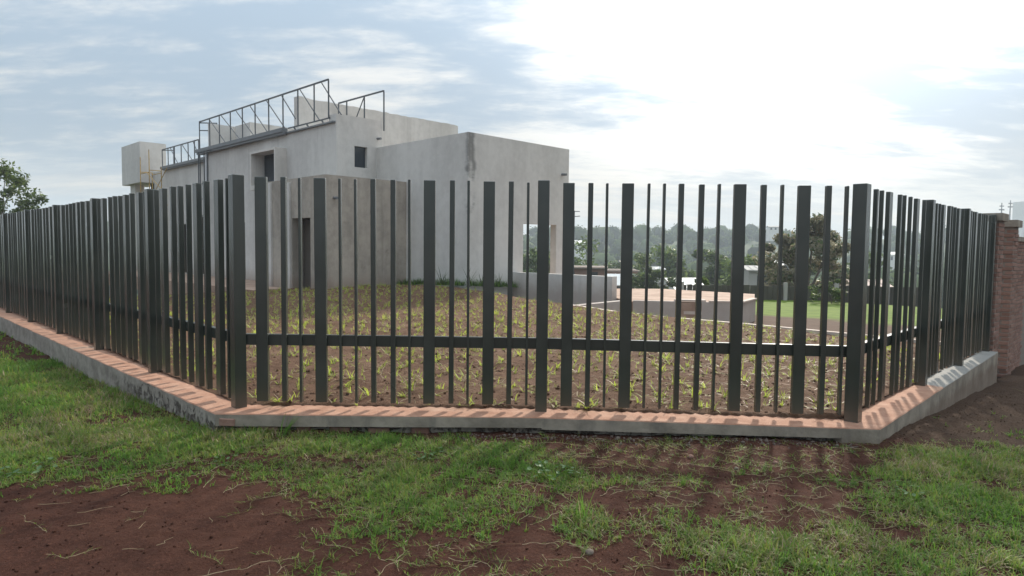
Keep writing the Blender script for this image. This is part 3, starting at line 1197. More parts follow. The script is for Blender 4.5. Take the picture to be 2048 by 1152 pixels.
pillar(11.98, 1.84, -.36, 2.04, 'red brick pillar with a concrete cap where the right fence ends')
pillar(13.28, 1.84, -.42, 1.99, 'second red brick pillar with a concrete cap, cut by the right edge of the photo')

wx, wy = xy(13.74, 1.98)
bwl = thing('brick_wall', 'red brick wall running on from the second brick pillar at the right edge', 'wall', (wx, wy, -.42), TH)
q = MB()
q.box(0, 4.5, .012, .2, -.3, 2.2)
q.build('mortar_core', M['mortar'], bwl)
for i in range(-4, 33):
    for k_ in range(8):
        o_ = link('brick', BRK, bwl)
        o_.scale = (.225, .1, .054)
        o_.location = (.12 + k_ * .24 + (.12 if i % 2 else 0), .05 + random.uniform(-.003, .003), .03 + i * .067)
q = MB()
q.box(0, 4.5, -.03, .23, 2.2, 2.28)
q.build('cap', M['kerb'], bwl)

# ------------------------------------------------------------------ garden wall, terrace, ramp, planter
gw = MB()
gw.box(-.11, .11, -1.85, 1.95, -.4, .62)
gx_, gy_ = xy(14.92, 12.68)
o_ = gw.build('garden_wall', M['plaster'])
o_.location = (gx_, gy_, .21)
o_.rotation_euler = (0, 0, TH)
tag(o_, 'low grey concrete wall running out from the corner of the house block', 'wall')

tr = thing('terrace', 'raised terrace with reddish paving and grey concrete sides right of the low wall', 'terrace', (*xy(15, 10), -.3), 0)
TO = Vector((*xy(15, 10), -.3))


def tp(v_, u_):
    a, c_ = xy(v_, u_)
    return (a - TO.x, c_ - TO.y)


q = MB()
poly = [tp(14.36, 9.85), tp(15.93, 7.66), tp(17.36, 7.98), tp(20, 9.2), tp(20, 12.5), tp(17.5, 14.6), tp(15.05, 14.6), tp(15.05, 10.85)]
q.prism(poly, .0, .535)
q.build('paving', M['pave'], tr)


def tw_(a, c_, th, z0, z1, name, m):
    A, B_ = Vector((*xy(*a), 0)), Vector((*xy(*c_), 0))
    d = (B_ - A).normalized()
    n_ = Vector((d.y, -d.x, 0)) * th
    q = MB()
    zz = z1 if isinstance(z1, (list, tuple)) else (z1, z1)
    P = [(p.x - TO.x, p.y - TO.y) for p in (A, B_, B_ - n_, A - n_)]
    P0 = [(p.x - TO.x, p.y - TO.y) for p in (A + n_ * .0, B_, B_ - n_, A - n_)]
    q.prism(P0, z0 - TO.z, [zz[0] - TO.z, zz[1] - TO.z, zz[1] - TO.z, zz[0] - TO.z])
    return q.build(name, m, tr)


tw_((12.55, 10.5), (14.34, 9.88), .22, -.45, (.16, .27), 'ramp_wall', M['plaster'])
tw_((14.36, 9.83), (15.05, 8.87), .16, -.45, .262, 'side_wall', M['plaster'])
tw_((15.36, 8.44), (15.93, 7.64), .16, -.45, .262, 'side_wall', M['plaster'])
tw_((15.93, 7.64), (17.38, 7.96), .16, -.45, .262, 'side_wall', M['plaster'])
tw_((14.98, 8.99), (15.42, 8.36), .32, .262, .31, 'bench_slab', M['curb'])
tw_((14.98, 8.99), (15.42, 8.36), .20, -.06, .02, 'bench_slab', M['curb'])
tw_((15.45, 8.28), (15.96, 7.60), .14, .262, .30, 'rim', M['curb'])
tw_((15.96, 7.60), (17.42, 7.94), .14, .262, .30, 'rim', M['curb'])

# curb between the soil and the lower ground
q = MB()
cv = [(12.95, 10.75), (12.3, 8.9), (12.12, 7.6), (12.2, 5.8), (12.13, 4.0), (12.1, 2.25)]
for (v0, u0), (v1, u1) in zip(cv[:-1], cv[1:]):
    a, c_ = Vector((*xy(v0, u0), 0)), Vector((*xy(v1, u1), 0))
    d = (c_ - a).normalized()
    n_ = Vector((d.y, -d.x, 0)) * .06
    q.prism([((p.x), (p.y)) for p in (a - n_, c_ - n_, c_ + n_, a + n_)], -.5, .175)
kind(q.build('curb', M['curb']), 'structure')

# dark boundary wall behind the lawn
bw = thing('boundary_wall', 'low dark board boundary fence behind the bright lawn', 'wall', (8.0, 25.6, -.75))
for i in range(46):
    q = MB()
    q.box(0, .2, 0, .05, 0, 1.0 + random.uniform(-.03, .03))
    s = q.build('board', M['hedge'], bw)
    s.location = (-1.5 + i * .225, random.uniform(-.02, .02) + i * .012, 0)
for i in range(6):
    q = MB()
    q.box(-.06, .06, -.14, -.02, 0, 1.12)
    s = q.build('post', M['wall_g'], bw)
    s.location = (-1.5 + i * 2.02, i * .1, 0)


# ------------------------------------------------------------------ trees
def leaf_cloud(centers, radii, per, size, flat=.8):
    """leaf quads scattered through clumps -> arrays"""
    V, F = [], []
    n = len(centers) * per
    c = np.repeat(np.asarray(centers), per, 0)
    r = np.repeat(np.asarray(radii), per)
    d = rng.normal(size=(n, 3))
    d /= np.linalg.norm(d, axis=1)[:, None]
    rad = rng.random(n) ** .45
    p = c + d * (rad * r)[:, None] * np.array([1, 1, flat])
    nn = d * .6 + rng.normal(size=(n, 3)) * .7 + np.array([0, 0, .5])
    nn /= np.linalg.norm(nn, axis=1)[:, None]
    t = np.cross(nn, rng.normal(size=(n, 3)))
    t /= np.linalg.norm(t, axis=1)[:, None] + 1e-9
    b_ = np.cross(nn, t)
    s = size * (.6 + .8 * rng.random(n))
    a = t * s[:, None]
    e = b_ * (s * .5)[:, None]
    V = np.stack([p - a, p + e * .9, p + a, p - e * .9], 1).reshape(-1, 3)
    F = np.arange(n * 4).reshape(n, 4)
    return V, F


def tree(name, label, x, y, zg, h, cw, mk, lobes=9, per=260, size=.12, trunk=.16, crown_from=.35, gaps=.0, group=None, seed=0, flat=.75, clump=.30, cat='tree', shape='round'):
    random.seed(seed + 100)
    t = thing(name, label, cat, (x, y, zg), group=group)
    q = MB()
    th = h * (crown_from + .2)
    pts = [Vector((0, 0, -.3))]
    for i in range(1, 5):
        pts.append(Vector((random.uniform(-.05, .05) * h * .5, random.uniform(-.05, .05) * h * .5, th * i / 4)))
    for i in range(4):
        q.bar(pts[i], pts[i + 1], trunk * 2 * (1 - i * .18), None, 7, 0, trunk * 2 * (1 - (i + 1) * .18))
    cs, rs = [], []
    for i in range(lobes):
        a = i * 2.4 + random.uniform(-.5, .5)
        f = ((i + .5) / lobes)
        zz = crown_from + (1 - crown_from) * f
        if shape == 'round':
            rr = math.sqrt(max(0.03, 1 - (2 * f - .85) ** 2)) * .5
        elif shape == 'spread':
            rr = (.25 + .55 * f) * .8 if f < .8 else .3
        else:
            rr = .5 * (1 - .6 * f)
        rr *= random.uniform(.55, 1.0)
        c_ = Vector((math.cos(a) * rr * cw, math.sin(a) * rr * cw, zz * h * .93))
        start = pts[2].lerp(pts[4], random.random())
        mid = start.lerp(c_, .55) + Vector((0, 0, h * .02))
        q.bar(start, mid, trunk * .8, None, 5, 0, trunk * .45)
        q.bar(mid, c_, trunk * .45, None, 5, 0, trunk * .15)
        for k in range(4):
            e = c_ + Vector((random.gauss(0, 1), random.gauss(0, 1), random.gauss(0, .6))) * cw * clump * .55
            cs.append(e)
            rs.append(cw * clump * random.uniform(.35, .75))
            q.bar(c_.lerp(mid, .2), e, trunk * .2, None, 4, 0, trunk * .07)
    q.build('trunk', M['bark'], t, recalc=False)
    V, F = leaf_cloud([tuple(c) for c in cs], rs, per, size, flat)
    mi = (rng.random(len(F)) < .25).astype(int)
    ms = [M[mk], M['leaf_lt'] if mk == 'leaf' else M['leaf']]
    link('crown', np_mesh('crown', V, F, ms, mi), t)
    return t


tree('broadleaf_tree', 'dark feathery tree at the far left edge behind the fence', bearing(0, 34), 34, -.3, 5.9, 4.3, 'leaf', 14, 120, .10, .12, .30, seed=1, shape='spread', clump=.20)
tree('sapling_tree', 'small thin tree right of the dark feathery tree at the left edge', bearing(75, 36), 36, -.3, 3.6, 2.6, 'leaf_lt', 7, 110, .09, .08, .30, seed=2, clump=.26)
tree('tall_tree', 'tall loose brownish tree beyond the lawn near the right fence corner', bearing(1612, 40), 40, -3.6, 7.4, 5.0, 'leaf_br', 14, 330, .12, .2, .18, seed=3, clump=.22)
tree('round_tree', 'large rounded light green tree in the valley left of the pale sheds', bearing(1303, 95), 95, -9.5, 11.0, 8.5, 'leaf_lt', 12, 200, .30, .3, .1, seed=4, clump=.3)
tree('shed_tree', 'dense dark round tree in front of the pale sheds', bearing(1297, 62), 62, -5.8, 5.6, 3.2, 'leaf', 10, 260, .13, .2, .55, seed=5, clump=.3)
tree('dark_tree', 'dark conical tree in the valley right of the pale sheds', bearing(1432, 85), 85, -8.5, 10.2, 5.5, 'leaf', 10, 220, .26, .25, .1, seed=6, shape='cone', clump=.3)
tree('garden_shrub', 'bright green leafy shrub rising behind the terrace', bearing(1408, 30), 30, -2.2, 2.75, .95, 'leaf_lt', 8, 80, .085, .05, .2, seed=7, clump=.28, cat='shrub')
tree('broad_tree', 'broad green tree behind the second wide slat from the right corner post', bearing(1500, 70), 70, -7.0, 7.6, 6.0, 'leaf_lt', 10, 230, .22, .2, .1, seed=8, clump=.3)
tree('pale_tree', 'pale green low tree seen just right of the house block', bearing(1165, 105), 105, -9.8, 8.2, 10.0, 'leaf_lt', 10, 200, .32, .3, .05, seed=9, clump=.32)
tree('wide_tree', 'wide dull green tree between the house block and the rounded tree', bearing(1222, 110), 110, -10.3, 9.6, 9.5, 'leaf', 11, 200, .33, .3, .08, seed=10, clump=.3)
tree('hazy_tree', 'low green tree above the pinkish roof near the right corner post', bearing(1690, 75), 75, -7.2, 7.4, 8.0, 'leaf', 10, 220, .26, .25, .08, seed=11, clump=.3)
tree('porch_tree', 'green tree seen through the open porch of the house', bearing(1080, 80), 80, -8.0, 10.2, 9.0, 'leaf', 11, 200, .3, .3, .1, seed=12, clump=.3)
tree('valley_tree', 'dull green tree behind the pale shed roof, left of the dark conical tree', bearing(1375, 105), 105, -10.5, 8.2, 9.0, 'leaf', 10, 200, .34, .3, .08, seed=13, clump=.32)
tree('brown_shrub', 'bushy brownish shrub at the foot of the tall loose tree', bearing(1555, 45), 45, -4.5, 4.0, 3.6, 'leaf_br', 8, 160, .14, .08, .05, seed=14, clump=.3, cat='shrub')
tree('lawn_shrub', 'small dark shrub at the back of the bright lawn', bearing(1665, 24.4), 24.4, -.5, .95, 1.0, 'leaf', 6, 80, .05, .03, .1, seed=15, clump=.3, cat='shrub')
random.seed(77)

# far wooded ridge: one mass of crowns
def crown_template(seed):
    bm = bmesh.new()
    bmesh.ops.create_icosphere(bm, subdivisions=2, radius=1)
    for v in bm.verts:
        n = mnoise.noise(v.co * 2.1 + Vector((seed * 7.3, 0, 0))) * .38 + mnoise.noise(v.co * 5.5 + Vector((0, seed * 3.1, 0))) * .24
        v.co *= 1 + n
    V = np.array([v.co for v in bm.verts])
    F = np.array([[v.index for v in f.verts] for f in bm.faces])
    bm.free()
    return V, F


TEMPL = [crown_template(i) for i in range(5)]
VV, FF = [], []
off = 0
def add_crown(x, y, z, r, hr):
    global off
    V, F = TEMPL[random.randrange(5)]
    a = random.uniform(0, 6.28)
    ca, sa = math.cos(a), math.sin(a)
    P = np.stack([(V[:, 0] * ca - V[:, 1] * sa) * r + x, (V[:, 0] * sa + V[:, 1] * ca) * r + y, V[:, 2] * r * hr + z], 1)
    VV.append(P)
    FF.append(F + off)
    off += len(V)


for i in range(1150):
    y = random.uniform(150, 520)
    ang = random.uniform(-.80, .92)
    x = y * math.tan(ang) if ang < .9 else y * 1.2
    z = float(far_z(np.array(x), np.array(y)))
    r = random.uniform(3.2, 7.0)
    if ang < 0 and y < 330 and random.random() < .6:
        continue
    top = z + r * 1.25
    add_crown(x, y, z + r * random.uniform(.4, 1.0), r * .80, random.uniform(.75, 1.15))
far = np_mesh('distant_forest', np.concatenate(VV), np.concatenate(FF), [M['far']], smooth=True)
fo = link('distant_forest', far)
kind(fo, 'stuff')
# a leafy fringe over the crowns so that their outlines break up
cs = [tuple(p.mean(0)) for p in VV]
rs = [float(np.ptp(p[:, 0]) * .60) for p in VV]
V, F = leaf_cloud(cs, rs, 190, 1.0, .95)
V = V[: len(F) * 4]
kind(link('forest_foliage', np_mesh('forest_foliage', V, F, [M['far']])), 'stuff')


# ------------------------------------------------------------------ buildings in the valley
def gable_house(name, label, px, d, zg, w, dep, hw, hr, mw, mr, rz=0.0, group=None, ridge_x=True, win=2, cat='house'):
    t = thing(name, label, cat, (bearing(px, d), d, zg), rz, group)
    q = MB()
    q.box(-w / 2, w / 2, -dep / 2, dep / 2, -4.5, hw)
    if not ridge_x:
        for s in (-1, 1):
            yy = s * (dep / 2)
            q.face([(-w / 2, yy, hw), (w / 2, yy, hw), (0, yy, hw + hr)])
    wl = q.build('wall', mw, t, recalc=ridge_x)
    q = MB()
    o = .25
    if ridge_x:
        for s in (-1, 1):
            q.face([(-w / 2 - o, s * (dep / 2 + o), hw - .05), (w / 2 + o, s * (dep / 2 + o), hw - .05), (w / 2 + o, 0, hw + hr), (-w / 2 - o, 0, hw + hr)])
            q.face([(-w / 2 - o, s * (dep / 2 + o), hw - .15), (w / 2 + o, s * (dep / 2 + o), hw - .15), (w / 2 + o, s * (dep / 2 + o), hw - .05), (-w / 2 - o, s * (dep / 2 + o), hw - .05)])
        for s in (-1, 1):
            q.face([(s * w / 2, -dep / 2, hw), (s * w / 2, dep / 2, hw), (s * w / 2, 0, hw + hr - .06)])
    else:
        for s in (-1, 1):
            q.face([(s * (w / 2 + o), -dep / 2 - o, hw - .05), (s * (w / 2 + o), dep / 2 + o, hw - .05), (0, dep / 2 + o, hw + hr), (0, -dep / 2 - o, hw + hr)])
            q.face([(s * (w / 2 + o), -dep / 2 - o, hw - .17), (0, -dep / 2 - o, hw + hr - .12), (0, -dep / 2 - o, hw + hr), (s * (w / 2 + o), -dep / 2 - o, hw - .05)])
    # corrugation ribs
    nr = int((w if ridge_x else dep) / .5)
    for i in range(nr):
        if ridge_x:
            x = -w / 2 + (i + .5) * w / nr
            q.bar((x, -dep / 2 - o, hw - .04), (x, 0, hw + hr + .01), .05)
    q.build('roof', mr, t, recalc=False)
    for i in range(win):
        x = -w / 2 + (i + .5) * w / max(1, win)
        q = MB()
        q.box(x - .4, x + .4, -dep / 2 - .03, -dep / 2 + .05, hw * .4, hw * .8)
        q.build('window', M['glass'], t)
    return t


gable_house('shed', 'grey shed with a pale corrugated roof right of the dense dark round tree', 1362, 78, -4.3, 3.9, 5.5, 1.2, 1.5, M['wall_g'], M['roof_w'], R(18), win=0, cat='shed')
gable_house('shed', 'long pale-roofed shed left of the dense dark round tree', 1240, 76, -3.4, 3.6, 4.0, 1.15, 1.1, M['wall_g'], M['roof_w'], R(-12), win=1, cat='shed')
gable_house('house', 'small white flat house between trees above the pale sheds', 1306, 92, -2.9, 2.0, 3.0, 2.0, .25, M['wall_w'], M['roof_w'], R(5), win=1)
gable_house('brick_house', 'unroofed red brick house just right of the house block', 1165, 66, -2.4, 4.4, 4.0, 2.3, .1, M['brick'], M['mortar'], R(-8), win=2)
gable_house('brick_house', 'low red brick house left of the small white house', 1228, 84, -3.2, 4.5, 5.0, 2.3, .12, M['brick'], M['mortar'], R(8), win=2)
gable_house('house', 'house with a wide pinkish roof behind the boundary fence by the right corner post', 1709, 40, -2.2, 3.1, 4.0, 1.4, .75, M['wall_g'], M['roof_p'], R(6), win=2)
gable_house('house', 'white house half hidden among the ridge trees right of the house block', 1153, 300, -1, 6, 7, 5.5, 1.2, M['wall_w'], M['roof_w'], R(10), win=2)
gable_house('house', 'white house with a flat roof on the ridge left of the tall loose tree', 1545, 330, 11.3, 6, 7, 2.4, .6, M['wall_w'], M['wall_g'], R(-10), win=3)
gable_house('house', 'pale house beside the foot of the tall loose tree', 1537, 120, -3.3, 4.2, 5, 2.6, 1.2, M['wall_w'], M['roof_w'], R(-10), win=2)
gable_house('house', 'grey walled house below the trees left of the tall loose tree', 1512, 60, -2.6, 2.2, 4, 2.6, .3, M['wall_g'], M['wall_g'], R(-6), win=1)
gable_house('house', 'white house on the ridge seen between slats of the right fence', 1782, 280, -3.0, 6, 7, 4.0, 1.0, M['wall_w'], M['roof_w'], R(0), win=3)

# apartment tower on the skyline at the right edge
ab = thing('apartment_tower', 'pale high-rise apartment tower on the skyline above the right brick pillar', 'building', (bearing(2052, 480), 480, 2))
q = MB()
q.box(-9, 9, -6, 6, -4, 24)
q.box(-9, -3, -6.2, -5.9, 24, 37)
q.box(-8.5, -3.2, -5.9, 5, 24, 37)
q.box(-3, 9, -5, 5, 24, 30)
q.build('wall', M['wall_w'], ab)
for r_ in range(9):
    for c_ in range(6):
        q = MB()
        q.box(-7.6 + c_ * 2.7, -6.1 + c_ * 2.7, -6.12, -5.98, 2 + r_ * 2.5, 3.5 + r_ * 2.5)
        q.build('window', M['glass'], ab)
for (px, d, h, lab) in ((2013, 380, 29, 'thin radio mast on the skyline left of the high-rise tower'), (1996, 360, 26, 'slender radio mast on the skyline above the first brick pillar')):
    m_ = thing('radio_mast', lab, 'mast', (bearing(px, d), d, 3))
    q = MB()
    q.bar((0, 0, -3), (0, 0, h), .9, None, 4, 0, .3)
    q.build('pole', M['steel'], m_)
    q = MB()
    q.box(-1.3, 1.3, -.3, .3, h - 4, h - 3.4)
    q.build('aerial', M['steel'], m_)
    q = MB()
    q.box(-1.0, 1.0, -.3, .3, h - 2, h - 1.5)
    q.build('aerial', M['steel'], m_)
ta = thing('tv_antenna', 'small television aerial on a mast just right of the house block', 'antenna', (bearing(1147, 58), 58, -4))
q = MB()
q.bar((0, 0, 0), (0, 0, 8.9), .06, None, 6)
q.build('pole', M['steel'], ta)
q = MB()
q.bar((-.1, 0, 8.85), (.45, 0, 8.85), .06)
q.build('aerial', M['steel'], ta)
q = MB()
q.bar((-.1, 0, 8.4), (.48, 0, 8.45), .06)
q.build('aerial', M['steel'], ta)


# ------------------------------------------------------------------ grass
BLOBS = [(-5.6, 7.54, 1.2, 1), (-4.35, 6.59, 0.9, 1), (-3.8, 5.21, 0.7, 0.75), (-3.23, 5.52, 0.6, 0.9), (-2.61, 5.12, 0.5, 0.9), (-2.17, 5.27, 0.35, 1), (-1.65, 5.15, 0.35, 1), (-1.18, 5.17, 0.35, 1), (-0.77, 5.05, 0.35, 1), (-0.46, 5.06, 0.35, 1), (-0.08, 4.95, 0.3, 0.9), (-1.6, 4.56, 0.3, 0.6), (-1.13, 4.37, 0.3, 0.8), (-0.75, 4.48, 0.35, 1), (-0.25, 4.6, 0.35, 1), (0.21, 4.62, 0.25, 1), (0.37, 4.42, 0.2, 1), (-0.8, 4.03, 0.25, 0.7), (-0.51, 3.96, 0.3, 0.8), (-0.33, 3.67, 0.3, 0.55), (-0.55, 3.59, 0.2, 0.5), (-0.06, 4.05, 0.25, 0.5), (-2.1, 4.44, 0.3, 0.4), (-2.54, 4.64, 0.3, 0.5), (-2.83, 4.52, 0.35, 0.5), (-3.22, 4.41, 0.35, 0.6), (-0.82, 3.34, 0.25, 0.4), (-0.9, 3.18, 0.2, 0.4), (0.41, 3.83, 0.12, 0.6), (0.45, 3.62, 0.15, 0.4), (0.92, 3.63, 0.2, 0.45), (1.06, 3.45, 0.2, 0.5), (1.28, 3.64, 0.15, 0.5), (1.23, 3.33, 0.25, 0.9), (1.49, 3.34, 0.25, 0.9), (1.84, 3.53, 0.25, 0.9), (1.85, 3.29, 0.3, 1), (2.07, 3.24, 0.3, 1), (2.44, 3.42, 0.3, 1), (2.47, 3.88, 0.3, 0.9), (2.94, 4.13, 0.3, 0.9), (2.93, 3.75, 0.3, 0.9), (3.23, 4.83, 0.35, 0.9), (3.52, 4.73, 0.35, 0.9), (2.97, 4.71, 0.2, 0.8), (3.88, 4.97, 0.3, 0.6), (2.6, 4.49, 0.2, 0.6), (2.32, 4.48, 0.2, 0.35), (1.71, 4.67, 0.15, 0.4), (1.22, 4.45, 0.12, 0.5), (0.78, 4.43, 0.12, 0.4),
         (-7.5, 9.5, 2.0, 1), (-10, 12, 2.5, 1), (-14, 16, 4, 1), (-7, 6.2, 1.5, .9), (-5.0, 4.5, .8, .7), (3.3, 3.3, .6, .9), (4.4, 4.2, .7, .8), (5.5, 5.4, .7, .6), (1.7, 2.7, .5, .9), (4.6, 6.2, .5, .22), (5.4, 7.3, .5, .2), (6.2, 8.2, .35, .3)]


def street_ok(x, y):
    v, u = VX * x + VY * y, UX * x + UY * y
    front = y < np.interp(x, [-2.6, .266, 3.1], [5.5, 5.54, 5.36])
    lf = v < 2.42 - .25
    rt = u < 1.88 - .24
    return front | lf | rt


def grass_density(x, y):
    s = np.zeros_like(x)
    for (bx, by, r, w) in BLOBS:
        s = np.maximum(s, w * np.exp(-(((x - bx) ** 2 + (y - by) ** 2) / (r * r * 1.15)) ** 1.6))
    n = fbm(x * 2.2, y * 2.2, 4, 51) * 1.5 + fbm(x * 9, y * 9, 2, 57) * .9
    d = s * 1.2 - .05 + n * (.55 + .70 * s)
    return np.clip(d, 0, 1) * (s > .04)


def blades(x, y, z, L, W, lean, az, nseg=3, curl=.9):
    """curved tapering blades as quad strips; returns V,F"""
    n = len(x)
    rows = []
    perp = np.stack([-np.sin(az), np.cos(az), np.zeros(n)], 1)
    p = np.stack([x, y, z], 1)
    dirh = np.stack([np.cos(az), np.sin(az), np.zeros(n)], 1)
    ang = lean.copy()
    for k in range(nseg + 1):
        f = k / nseg
        w = W * (1 - f ** 1.6 * .92)
        rows.append((p - perp * w[:, None] * .5, p + perp * w[:, None] * .5))
        st = L / nseg
        p = p + dirh * (np.sin(ang) * st)[:, None] + np.array([0, 0, 1.]) * (np.cos(ang) * st)[:, None]
        ang = ang + curl * (1.0 / nseg) * (.4 + .8 * rng.random(n))
    V = np.stack([r for ab_ in rows for r in ab_], 1).reshape(-1, 3)
    m = 2 * (nseg + 1)
    base = (np.arange(n) * m)[:, None]
    F = np.concatenate([base + np.array([[2 * k, 2 * k + 1, 2 * k + 3, 2 * k + 2]]) for k in range(nseg)], 1).reshape(-1, 4)
    return V, F


def scatter(n, x0, x1, y0, y1, dens):
    x = rng.uniform(x0, x1, n)
    y = rng.uniform(y0, y1, n)
    d = dens(x, y)
    k = (rng.random(n) < d) & (np.abs(x) < .80 * y + .5)
    return x[k], y[k], d[k]


GV, GF, GM = [], [], []
goff = 0


def add_blades(V, F, mi):
    global goff
    GV.append(V)
    GF.append(F + goff)
    GM.append(mi)
    goff += len(V)


def grass_patch(n, x0, x1, y0, y1, nseg, wmul=1.0, lmul=1.0, per=7):
    """small rosettes of short curling leaves, a few leaves from each crown"""
    x, y, d = scatter(n // per, x0, x1, y0, y1, lambda a, b: grass_density(a, b) * street_ok(a, b))
    m0 = len(x)
    tall = .45 + .7 * np.clip(fbm(x * 1.3, y * 1.3, 3, 61) + .45, 0, 1) + 1.1 * np.clip(fbm(x * 4, y * 4, 2, 67) + .2, 0, 1) * d
    dry = fbm(x * 1.7, y * 1.7, 3, 71) * 1.1 + (rng.random(m0) - .5) * .35
    up = rng.random(m0)
    x, y, tall, dry, up = (np.repeat(q_, per) for q_ in (x, y, tall, dry, up))
    m = len(x)
    x = x + rng.normal(0, .007 * wmul, m)
    y = y + rng.normal(0, .007 * wmul, m)
    z = street_z(x, y) - .004
    L = (.026 + .062 * rng.random(m) ** 1.4) * tall * lmul
    Wd = (.0036 + .0034 * rng.random(m)) * wmul
    lean = np.abs(rng.normal(.35 + .55 * up, .40, m))
    V, F = blades(x, y, z, L, Wd, lean, rng.uniform(0, 6.283, m), nseg, 1.5)
    t = rng.random(m) * .8 + .1 + dry
    mi = np.where(t > .98, 2, np.where(t > .56, 1, 0))
    add_blades(V, F, np.repeat(mi, nseg))


grass_patch(330000, -4.2, 4.2, 2.6, 5.8, 3)
grass_patch(200000, -7.5, -2.0, 3.6, 9.5, 2, 1.4, 1.2)
grass_patch(60000, 2.6, 7.0, 3.0, 7.0, 2, 1.3, 1.0)
grass_patch(60000, -22, -5.5, 6, 22, 2, 3.2, 1.5)


def runner(x, y, az, L, dryness):
    """a creeping stem with short leaves at its nodes"""
    n = int(L / .022)
    px, py = x, y
    for i in range(n):
        az += random.gauss(0, .30)
        nx_, ny_ = px + math.cos(az) * .022, py + math.sin(az) * .022
        yield px, py, nx_, ny_, az, i
        px, py = nx_, ny_


rx, ry, rz_, rL, rW, rlean, raz, rm = [], [], [], [], [], [], [], []
SVt, SFt = [], []
soff = 0
cnt = 0
while cnt < 1000:
    x, y = random.uniform(-3.6, 4.0), random.uniform(2.9, 5.45)
    s = float(grass_density(np.array([x]), np.array([y]))[0])
    edge = fbm(np.array([x * .8]), np.array([y * .8]), 2, 81)[0]
    # the lower left corner of the earth is nearly bare
    bare = (x < -1.1 and y < 4.15 and not (x > -1.9 and y > 3.95))
    if bare and random.random() < .93:
        continue
    if not street_ok(np.array([x]), np.array([y]))[0]:
        continue
    cnt += 1
    az = random.uniform(0, 6.28)
    L = random.uniform(.08, .50)
    dry = random.random() < .38
    for (a0, b0, a1, b1, az_, i) in runner(x, y, az, L, dry):
        if not street_ok(np.array([a1]), np.array([b1]))[0]:
            break
        z0 = float(street_z(np.array(a0), np.array(b0))) + .006
        z1 = float(street_z(np.array(a1), np.array(b1))) + .006
        w_ = .0012
        ox, oy = -math.sin(az_) * w_, math.cos(az_) * w_
        SVt += [(a0 - ox, b0 - oy, z0), (a0 + ox, b0 + oy, z0 + .002), (a1 + ox, b1 + oy, z1 + .002), (a1 - ox, b1 - oy, z1)]
        SFt.append((soff, soff + 1, soff + 2, soff + 3))
        soff += 4
        if random.random() < (.35 if dry else .9):
            for s_ in range(random.choice((1, 2, 2, 3))):
                rx.append(a1); ry.append(b1); rz_.append(z1)
                rL.append(random.uniform(.022, .062)); rW.append(random.uniform(.0026, .0042))
                rlean.append(random.uniform(.5, 1.4)); raz.append(az_ + random.choice((-1, 1)) * random.uniform(.3, 1.3))
                rm.append(1 if random.random() < .45 else (2 if dry and random.random() < .4 else 0))
add_blades(np.array(SVt), np.array(SFt), np.full(len(SFt), 2))
V, F = blades(np.array(rx), np.array(ry), np.array(rz_), np.array(rL), np.array(rW), np.array(rlean), np.array(raz), 2)
add_blades(V, F, np.repeat(np.array(rm), 2))
go = link('grass', np_mesh('grass', np.concatenate(GV), np.concatenate(GF), [M['grass'], M['grass2'], M['straw']], np.concatenate(GM)))
kind(go, 'stuff')

# crumbs of earth and small stones
def pebbles(name, n, region, rmin, rmax, m, zf):
    VV_, FF_ = [], []
    bm = bmesh.new()
    bmesh.ops.create_icosphere(bm, subdivisions=1, radius=1)
    T = np.array([v.co for v in bm.verts])
    TF = np.array([[v.index for v in f.verts] for f in bm.faces])
    bm.free()
    x, y = region(n)
    n = len(x)
    r = rmin * (rmax / rmin) ** (rng.random(n) ** 2.2)
    z = zf(x, y) + r * .2
    P = T[None] * (r[:, None, None] * (.7 + .6 * rng.random((n, 1, 3)))) * (1 + .25 * rng.normal(size=(n, len(T), 1)))
    P = P + np.stack([x, y, z], 1)[:, None]
    F = TF[None] + (np.arange(n) * len(T))[:, None, None]
    o = link(name, np_mesh(name, P.reshape(-1, 3), F.reshape(-1, 3), [m]))
    return kind(o, 'stuff')


def reg_street(n):
    x, y = rng.uniform(-4, 7.2, n), rng.uniform(2.7, 8.8, n)
    k = street_ok(x, y)
    return x[k], y[k]


def reg_rubble(n):
    f = rng.random(n)
    x = -.6 + f * 3.4
    y = np.interp(x, [-2.6, .266, 3.1], [5.49, 5.53, 5.36]) - np.abs(rng.normal(0, .10, n))
    return x, y


def reg_soil(n):
    v, u = rng.uniform(2.5, 12, n), rng.uniform(2, 18, n)
    x, y = UX * u + VX * v, UY * u + VY * v
    k = soil_in(x, y) & (rng.random(n) < np.clip(9 / y, 0, 1) ** 2)
    return x[k], y[k]


pebbles('earth_crumbs', 26000, reg_street, .0018, .0085, M['ground'], street_z)
pebbles('mortar_rubble', 700, reg_rubble, .003, .015, M['rubble'], street_z)
pebbles('soil_clods', 12000, reg_soil, .005, .020, M['soil'], soil_z)

# ------------------------------------------------------------------ garden sprouts
def tuft_mesh(seed, big=1.0):
    r2 = np.random.default_rng(seed)
    n = r2.integers(6, 12)
    x, y = r2.normal(0, .012, n), r2.normal(0, .012, n)
    V, F = blades(x, y, np.zeros(n) - .005, r2.uniform(.07, .19, n) * big, r2.uniform(.009, .016, n), np.abs(r2.normal(.85, .4, n)), r2.uniform(0, 6.28, n), 3, 1.1)
    mi = np.where(r2.random(n) < .22, 1, 0)
    # one or two dead leaves lying at the foot
    k = 2
    V2, F2 = blades(r2.normal(0, .012, k), r2.normal(0, .012, k), np.full(k, .012), r2.uniform(.06, .14, k), r2.uniform(.005, .009, k), np.full(k, 1.4), r2.uniform(0, 6.28, k), 3, .2)
    return np.concatenate([V, V2]), np.concatenate([F, F2 + len(V)]), np.concatenate([np.repeat(mi, 3), np.full(3 * k, 1)])


